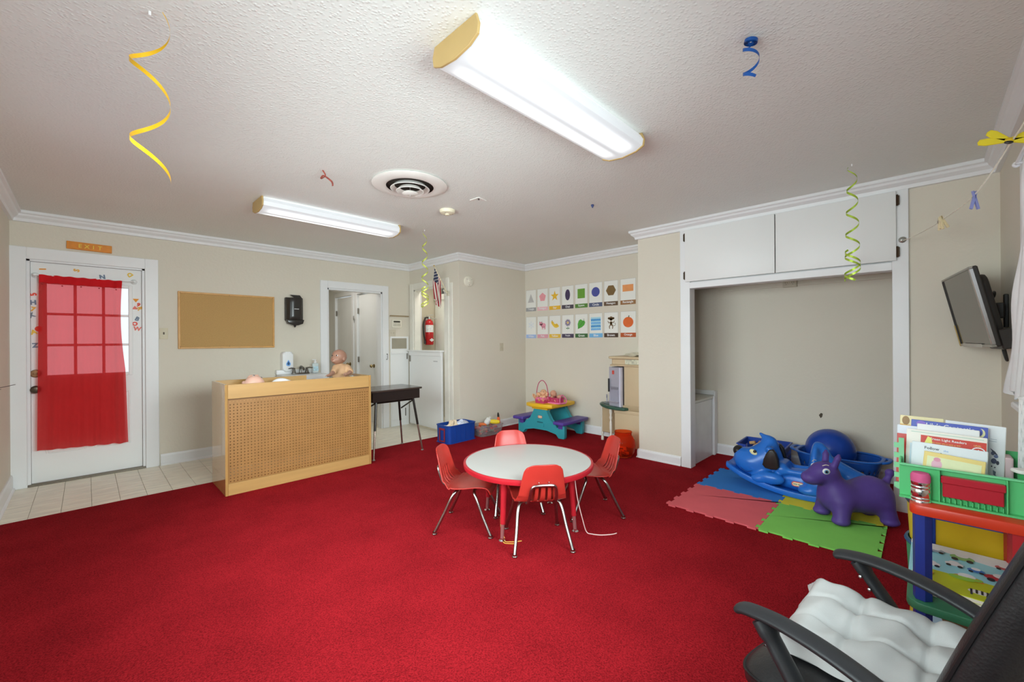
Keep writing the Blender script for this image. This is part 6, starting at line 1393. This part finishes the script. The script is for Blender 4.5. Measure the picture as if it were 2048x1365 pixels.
bk('wide white book with a black and blue ink drawing down its right side', 2.440, -.050, -.212, .952, 10, -3, '#d0d6da', [('ell', (-.06, .36, .06, .05), '#cfae7c'), ('ell', (.31, .10, .03, .03), '#39405a'), ('poly', [(.26, .17), (.34, .13), (.39, .08), (.33, .09)], '#2c3040'), ('ell', (.36, .06, .035, .025), '#56648a'), ('ell', (.33, -.01, .045, .04), '#39405a'), ('ell', (.39, -.03, .025, .03), '#2c3040'), ('ell', (.30, -.09, .012, .01), '#2c3040'), ('ell', (.35, -.10, .012, .01), '#2c3040'), ('poly', [(.32, -.14), (.37, -.16), (.36, -.24), (.33, -.20)], '#56606e'), ('poly', [(.36, -.20), (.43, -.26), (.36, -.24)], '#4b5568'), ('box', (.24, .36, .27, .275), '#8c94a0'), ('box', (.26, .36, .30, .305), '#8c94a0'), ('poly', [(.34, -.30), (.44, -.27), (.40, -.34)], '#7f8a94')])
bk('red book with a yellow initial peeking out at the left end of the tray', 2.385, .088, -.06, .926, 9, -1, '#b0352a', [('box', (-.5, .5, .35, .5), '#c4cbe0'), ('text', ('T', -.40, .24, .08, .08), '#dba93a')], .008)
bk('cream and gold book standing furthest back at the left of the tray', 2.455, .082, -.05, .958, 9, -1, '#d8c898', [('ell', (-.36, .42, .09, .07), '#8a6a3a'), ('poly', [(-.5, .2), (.5, .2), (.5, .32), (-.5, .36)], '#c9a24a')])

# green organiser tray
r = thing('green_tray', 'green plastic organiser tray full of books on the red shelf top', 'tray', (2.36, -.11, .6605))
M_TG = mat('tray_green', '#4fae6c', .42, 0, .5, (5, .04)); tx0, tx1, ty0, ty1 = 2.225, 2.53, -.345, .075; tz = .6612
MB().box(tx0, tx1, ty0, ty1, tz, tz+.005).build('tray_floor', M_TG, r, world=True)
MB().box(tx0, tx0+.005, ty0, ty1, tz+.005, .785, .001, 1).build('front_wall', M_TG, r, world=True)
MB().box(tx1-.005, tx1, ty0, ty1, tz+.005, .83, .001, 1).build('back_wall', M_TG, r, world=True)
MB().box(tx0+.005, tx1-.005, ty0, ty0+.005, tz+.005, .83, .001, 1).build('end_wall', M_TG, r, world=True)
mb = MB(); mb.box(tx0+.005, tx1-.005, ty1-.005, ty1, tz+.005, .80, .001, 1); mb.build('end_wall', M_TG, r, world=True)
zs = [tz+.004]; out = [(tx0-.002, ty1)]
pl = [(0, tz)]
mb = MB(); prof = [(ty1, .664)]
for k in range(5):
    z = .672+.040*k; prof += [(ty1+.018, z), (ty1+.018, z+.020), (ty1+.004, z+.020), (ty1+.004, z+.040)]
prof += [(ty1-.012, .872), (ty1-.012, .664)]
mb.prism([(-y, z) for y, z in prof], -.003, .003, frame('-x', (2.30, 0, 0))); mb.build('toothed_edge', mat('tray_teeth', '#79b98c', .45), r, world=True)
for y in (-.034, -.197): MB().box(tx0-.022, tx0, y-.002, y+.002, .668, .783, .001, 1).build('divider', M_TG, r, world=True)
MB().box(tx0-.024, tx0, ty0, ty1, .6612, .668).build('front_ledge', M_TG, r, world=True)
MB().box(tx0-.014, tx0+.008, ty0, ty1, .783, .789, .002, 1).build('top_lip', mat('tray_lip', '#6ac088', .4), r, world=True)
o = MB().box(tx0-.020, tx0-.001, -.19, -.042, .690, .762, .002, 1).box(tx0-.026, tx0-.001, -.194, -.038, .740, .766, .003, 1).build('red_insert', mat('insert_red', '#a01f2c', .3, 0, .5, (5, .05)), r, world=True)
for k in range(11): MB().box(tx0-.018, tx0-.004, -.188+.0142*k-.0012, -.188+.0142*k+.0012, .669, .686).build('small_fin', M_TG, r, world=True)
o = MB().lathe([(0, 0), (.030, 0), (.036, .135), (.033, .135), (.028, .004), (0, .004)], 24).build('green_cup', mat('cup_green', '#3c9a58', .4)); o.location = (2.285, -.262, tz+.0055); tag(o, 'green plastic cup standing at the right end of the green tray', 'cup')
o = MB().prism(rrect(.05, .10, .012, 3), 0, .012, None, .003, 1).build('white_eraser_block', mat('block_white', '#d6d2cb', .5)); o.matrix_basis = T(2.285, -.262, .803) @ RZ(25); tag(o, 'white flat block resting across the rim of the green cup', 'block')
o = MB().prism(rrect(.09, .06, .01, 3), 0, .15, None, .004, 1).build('pale_pink_box', mat('box_pink', '#d3b8bb', .5)); o.location = (2.49, -.205, tz+.0055); tag(o, 'pale pink box behind the books at the back of the green tray', 'box')
# lattice basket (behind the tray)
r = thing('lattice_basket', 'tall white lattice basket at the window end of the shelf', 'basket', (2.45, -.295, .6665))
M_LAT = mat('lattice_white', '#d8d6d0', .45); H0, Rb, Rt = .37, .048, .043
for s in (1, -1):
    mb = MB()
    for k in range(16):
        pts = [((Rb+(Rt-Rb)*t)*math.cos(2*PI*k/16+s*t*2.1), (Rb+(Rt-Rb)*t)*math.sin(2*PI*k/16+s*t*2.1), .01+H0*t) for t in np.linspace(0, 1, 14)]; mb.tube(pts, .0042, 5)
    mb.build('lattice', M_LAT, r, smooth=60)['kind'] = 'stuff'
for (rr, z) in ((Rb, .008), (Rt, H0+.01)): MB().tube([(rr*math.cos(t), rr*math.sin(t), z) for t in np.linspace(0, 2*PI, 33)[:-1]], .007, 6, True).build('rim', M_LAT, r)
MB().lathe([(0, 0), (Rb, 0), (Rb, .004), (0, .004)], 24).build('base', M_LAT, r)

# books and puzzle lying on the middle board
def flat(name, label, cat, x0, x1, y0, y1, z, t, tilt, rz, base, prints, group=None):
    k = thing(name, label, cat, M=T((x0+x1)/2, (y0+y1)/2, z) @ RZ(rz) @ RY(-tilt) @ Matrix(((0, 1, 0, 0), (-1, 0, 0, 0), (0, 0, 1, 0), (0, 0, 0, 1))), group=group)
    w, h = y1-y0, x1-x0      # local x = viewer's right, y = away from the viewer
    MB().box(-w/2, w/2, -h/2, h/2, 0, t, .0015, 1).build('cover', mat('cover_'+base[1:], base, .35, 0, .5, (6, .03)), k)
    if t > .008: MB().box(-w/2-.0004, w/2+.0004, -h/2-.0004, h/2-.004, .002, t-.002).build('page_block', mat('page_edge', '#cfc8b8', .8), k)
    for n_, (kind, a, col) in enumerate(prints):
        mb = MB(); zz = t+.0004+.0002*n_
        if kind == 'box': mb.box(a[0]*w, a[1]*w, a[2]*h, a[3]*h, zz, zz+.0004)
        elif kind == 'ell': mb.prism(ngon(16, a[2]*w, 90, a[0]*w, a[1]*h, a[3]*h), zz, zz+.0004)
        elif kind == 'poly': mb.prism([(x*w, y*h) for x, y in a], zz, zz+.0004)
        elif kind == 'text': put_text(mb, a[0], a[1]*w, a[2]*h, zz+.0003, w=a[3]*w, h=a[4]*h, bold=.012, depth=.0004)
        mb.build({'text': 'lettering'}.get(kind, 'cover_print'), mat('print_'+col[1:], col, .4, 0, .5, (20, .06)), k, smooth=0)
    return k
flat('board_book', 'cream white book lying lowest on the green shelf', 'book', 2.225, 2.55, -.30, .035, .3045, .014, 0, 2, '#d6d2c4', [])
def zebra(cx, cy, s):
    out = [('ell', (cx, cy, .10*s, .055*s), '#dcdcd6'), ('ell', (cx+.13*s, cy+.05*s, .045*s, .04*s), '#dcdcd6')]
    for k in range(4): out.append(('box', (cx-.08*s+.045*k*s, cx-.06*s+.045*k*s, cy-.05*s, cy+.05*s), '#24242c'))
    for k in (-.07, .06): out += [('box', (cx+(k-.01)*s, cx+(k+.01)*s, cy-.11*s, cy-.04*s), '#3a3a4a')]
    return out
flat('board_book', 'lime yellow animal board book with a zebra under the vehicle puzzle', 'book', 2.235, 2.56, -.262, .040, .319, .016, 0, -2, '#b5c023', zebra(.10, -.30, 1.0)+[('ell', (-.05, -.02, .12, .06), '#8fc24a'), ('ell', (.07, .02, .07, .05), '#8fc24a'), ('ell', (-.36, -.12, .06, .06), '#d9a02a'), ('poly', [(-.02, .10), (.02, .16), (.06, .10)], '#d9dcd0')])
def car(cx, cy, s, body, long=1):
    return [('ell', (cx, cy, .10*s*long, .055*s), body), ('ell', (cx, cy+.045*s, .055*s, .04*s), '#d9dde0'), ('ell', (cx-.06*s*long, cy-.05*s, .028*s, .03*s), '#2b2b30'), ('ell', (cx+.06*s*long, cy-.05*s, .028*s, .03*s), '#2b2b30')]
flat('vehicle_puzzle', 'light blue board puzzle printed with cars and a fire engine', 'puzzle', 2.305, 2.625, -.245, .052, .3365, .006, 7, -1, '#8fc4cc', [('poly', [(-.5, .5), (-.5, .40), (.5, .22), (.5, .5)], '#d2d5d3')]+car(-.28, -.05, .9, '#d8dcd8')+car(.05, -.22, 1.5, '#d08a3a')+car(.02, .28, 1.2, '#7fa66a')+car(.36, -.02, 1.3, '#a8343c', 1.2)+car(-.06, .06, .9, '#dfe3e6')+car(-.24, .30, .9, '#8f9aa4')+car(.14, .02, .8, '#3f6fae')+car(.40, .26, .8, '#b0555a')+car(-.36, .20, .5, '#b04a50'))
flat('picture_book', 'brown picture book with white title lying on the lowest shelf board', 'book', 2.17, 2.50, -.26, .01, .0605, .012, 16, 0, '#7f5a44', [('poly', [(-.5, -.5), (-.10, -.5), (-.22, .1), (-.32, .5), (-.5, .5)], '#a9c0d6'), ('text', ('Winnie the', .10, .18, .5, .09), '#ded6cc'), ('ell', (-.22, -.2, .10, .10), '#c39a96')])

# round storage tubs behind the shelf
r = thing('green_tub', 'round green tub with blue foot under the yellow tub behind the shelf', 'tub', (2.955, -.115, G))
MB().lathe([(0, 0), (.178, 0), (.186, .01), (.186, .05), (.184, .052)], 40).build('foot', mat('tub_blue', '#1f4a92', .4), r); MB().lathe([(.182, .052), (.190, .22), (.193, .25), (.186, .252), (.175, .06), (0, .06)], 40).build('tub', mat('tub_green', '#3d8f6a', .4, 0, .5, (5, .04)), r)
MB().lathe([(.1935, .238), (.199, .246), (.1935, .258), (.184, .258)], 40).build('rim', mat('tub_rim', '#1f4a6a', .4), r)
r = thing('yellow_tub', 'round yellow tub with dark rim stacked behind the pencil shelf', 'tub', (2.955, -.115, G+.2585))
MB().lathe([(0, 0), (.178, 0), (.188, .19), (.184, .19), (.174, .006), (0, .006)], 40).build('tub', mat('tub_yellow', '#c2ae23', .4, 0, .5, (5, .04)), r)
MB().lathe([(.1885, .18), (.194, .188), (.194, .200), (.184, .202)], 40).build('rim', mat('tub_dark_rim', '#3a3d4a', .4), r)

# ---------------------------------------------------------------- office chair with a tufted cushion
def leather_mat():
    m = mat('black_leather', '#1c1c1d', .36, 0, .5, (5, .12)); nt = m.node_tree; N = nt.nodes; L = nt.links; tc = N.new('ShaderNodeTexCoord')
    v = N.new('ShaderNodeTexVoronoi'); v.inputs['Scale'].default_value = 190; n = N.new('ShaderNodeTexNoise'); n.inputs['Scale'].default_value = 9; n.inputs['Detail'].default_value = 3
    L.new(tc.outputs['Object'], v.inputs['Vector']); L.new(tc.outputs['Object'], n.inputs['Vector'])
    ad = N.new('ShaderNodeMath'); ad.operation = 'MULTIPLY_ADD'; ad.inputs[1].default_value = .12; L.new(v.outputs['Distance'], ad.inputs[0]); L.new(n.outputs['Fac'], ad.inputs[2])
    b = N.new('ShaderNodeBump'); b.inputs['Strength'].default_value = .55; b.inputs['Distance'].default_value = .006; L.new(ad.outputs[0], b.inputs['Height']); L.new(b.outputs[0], N['Principled BSDF'].inputs['Normal']); return m
M_LEA = leather_mat(); M_ARM = mat('arm_plastic', '#1f2022', .45, 0, .5, (30, .10), (160, .12, .001))
r = thing('office_chair', 'black leather office chair with plastic loop arms at the lower right', 'chair', M=T(1.362, .060, G) @ RZ(-15))
def slab(u, v, hx, y0, y1, z0, th, k=5.0):
    """superellipsoid pad"""
    a = 2*PI*u; t = PI*(v-.5); c = lambda q, e: math.copysign(abs(q)**(2/e), q)
    x = hx*c(math.cos(a), k)*c(math.cos(t), 3); y = (y0+y1)/2+(y1-y0)/2*c(math.sin(a), k)*c(math.cos(t), 3); z = z0+th/2+th/2*c(math.sin(t), 3)
    z -= .02*max(0, (y-.12)/.14)**2; return (x, y, z)
MB().grid(lambda u, v: slab(u, v, .245, -.225, .268, .345, .10), 72, 24).build('seat', M_LEA, r, smooth=70)
def pipe_path(hx, y0, y1, z, n=64):
    out = []
    for k in range(n):
        a = 2*PI*k/n; c = lambda q: math.copysign(abs(q)**(.4), q); x, y = hx*c(math.cos(a)), (y0+y1)/2+(y1-y0)/2*c(math.sin(a)); out.append((x, y, z-.02*max(0, (y-.12)/.14)**2))
    return out
MB().tube(pipe_path(.244, -.224, .267, .408), .0045, 6, True).build('seat_piping', mat('leather_edge', '#141415', .4), r)
def backp(u, v):
    """closed pad: u round the section, v upward"""
    a = 2*PI*u; z = .45+.70*v; k = z-.45; yc = -.145-.15*k-.22*max(0, k-.12)**1.15; hw = .235*(1-.06*v-.22*max(0, v-.8)/.2*max(0, v-.8)/.2); th = .058*(1-.35*max(0, v-.85)/.15)
    if v < .04: hw *= .9; th *= .6
    c = lambda q, e: math.copysign(abs(q)**(2/e), q)
    x = hw*c(math.cos(a), 4.5); y = yc-.02+th*c(math.sin(a), 2.6)+.05*(x/.235)**2*.6; return (x, y, z)
mb = MB(); V = [[mb._v(backp(i/48, j/30)) for j in range(31)] for i in range(48)]
for i in range(48):
    for j in range(30): mb._f([V[i][j], V[(i+1) % 48][j], V[(i+1) % 48][j+1], V[i][j+1]])
mb._f([V[i][0] for i in range(48)][::-1]); mb._f([V[i][30] for i in range(48)]); mb.build('backrest', M_LEA, r, smooth=70)
for s in (0.06, .44): MB().tube([Vector(backp(s, v))+Vector((.002 if s < .25 else -.002, 0, 0)) for v in np.linspace(.03, .98, 26)], .0042, 6).build('back_piping', mat('leather_edge', '#141415', .4), r)
for s in (1, -1):
    top = smooth_path([(s*.258, .222, .576), (s*.260, .200, .588), (s*.262, .12, .598), (s*.262, .02, .590), (s*.260, -.08, .565), (s*.252, -.15, .530), (s*.235, -.19, .500)], 6)
    ws = [.020]+[.027]*2+[.030]*6+[.030]*(len(top)-9-6)+[.028]*6
    MB().tube(top, [.014, .021, .025]+[.0275]*(len(top)-3), 14, flat=(.46, 1.05)).build('armrest', M_ARM, r, smooth=60)
    st = smooth_path([(s*.262, .165, .584), (s*.264, .125, .53), (s*.266, .075, .46), (s*.266, .045, .39), (s*.245, .03, .345), (s*.17, .02, .338)], 6)
    MB().tube(st, [.030]*4+[.025]*(len(st)-4), 12, flat=(.62, 1.0)).build('arm_strut', M_ARM, r, smooth=60)
    for (y, z) in ((.150, .548), (.128, .520)): MB().ell((s*.264+s*-.026, y, z), (.004, .005, .005), n=8, m=5).build('arm_screw', M_STEEL, r)
MB().box(-.20, .20, -.17, .20, .325, .350, .008, 2).build('seat_pan', M_ARM, r)
MB().box(-.08, .08, -.12, .10, .27, .325, .01, 2).box(-.03, .03, -.26, -.10, .29, .315, .005, 1).build('tilt_mechanism', M_ARM, r)
MB().tube([(-.08, .06, .305), (-.20, .07, .312), (-.262, .075, .318)], .006, 8).build('height_lever', M_ARM, r)
MB().lathe([(0, -.02), (.016, -.02), (.020, .0), (.022, .022), (.018, .026), (0, .026)], 16, T(-.272, .078, .335)).build('lever_cap', mat('cap_blue', '#1f4fa8', .35), r)
MB().lathe([(0, .07), (.034, .07), (.030, .12), (.026, .16), (.022, .16), (.022, .272), (0, .272)], 18).build('gas_column', M_ARM, r)
for k in range(5):
    a = 72*k+20; MB().tube([(0, 0, .095), (.16, 0, .085), (.28, 0, .066)], [.030, .024, .018], 10, flat=(.8, 1)).build('base_arm', M_ARM, r).matrix_basis = RZ(a)
    MB().lathe([(0, -.022), (.022, -.022), (.026, -.012), (.026, .012), (.022, .022), (0, .022)], 16, RZ(a) @ T(.28, 0, .027) @ RX(90)).build('caster', M_BLACKP, r)
r = thing('seat_cushion', 'pale grey tufted cushion with a pointed corner lying on the office chair', 'cushion', M=T(1.362, .060, G+.437) @ RZ(-15) @ T(.078, .030, 0) @ RZ(11))
def cus(u, v, top=True):
    x, y = -.195+.390*u, -.215+.43*v; e = min(u, 1-u, v, 1-v); ed = 1-(1-min(1, e/.16))**2.6
    nx = [.0, .333, .667, 1]; g = 0
    du = min(abs(u-q) for q in (1/3, 2/3)); dv = min(abs(v-q) for q in (1/3, 2/3)); dd = math.hypot(du, dv)
    crease = .010*math.exp(-(du/.022)**2)+.010*math.exp(-(dv/.022)**2); tuft = .030*math.exp(-(dd/.075)**2)
    z = .016+.062*ed-(crease+tuft)*ed+.004*math.sin(u*14+v*9)*ed+.003*math.sin(v*37+u*5)*ed
    pin = 1-.05*(math.sin(PI*u)+math.sin(PI*v))*0; bx = .012*math.sin(PI*v*3)**2*(1 if abs(u-.5) > .46 else 0); by = .012*math.sin(PI*u*3)**2*(1 if abs(v-.5) > .46 else 0)
    x += math.copysign(.012, u-.5)*(abs(u-.5)*2)**8*(abs(v-.5)*2)**6; y += math.copysign(.012, v-.5)*(abs(v-.5)*2)**8*(abs(u-.5)*2)**6
    x -= math.copysign(bx, u-.5); y -= math.copysign(by, v-.5)
    if not top: z = .016-.012*ed
    return (x, y, z)
mb = MB().grid(lambda a, b: cus(a, b, True), 84, 84).grid(lambda a, b: cus(a, b, False), 84, 84); bmesh.ops.remove_doubles(mb.bm, verts=mb.bm.verts[:], dist=.0004)
mb.build('cover', mat('cushion_cotton', '#a9aaa8', .92, 0, .2, (9, .03), (420, .35, .001)), r, smooth=80)
for q in (1/3, 2/3):
    for w_ in (1/3, 2/3): p3 = cus(q, w_); MB().ell((p3[0], p3[1], p3[2]+.001), (.007, .007, .003), n=10, m=6).build('tuft_button', mat('cushion_button', '#a4a5a3', .9), r)
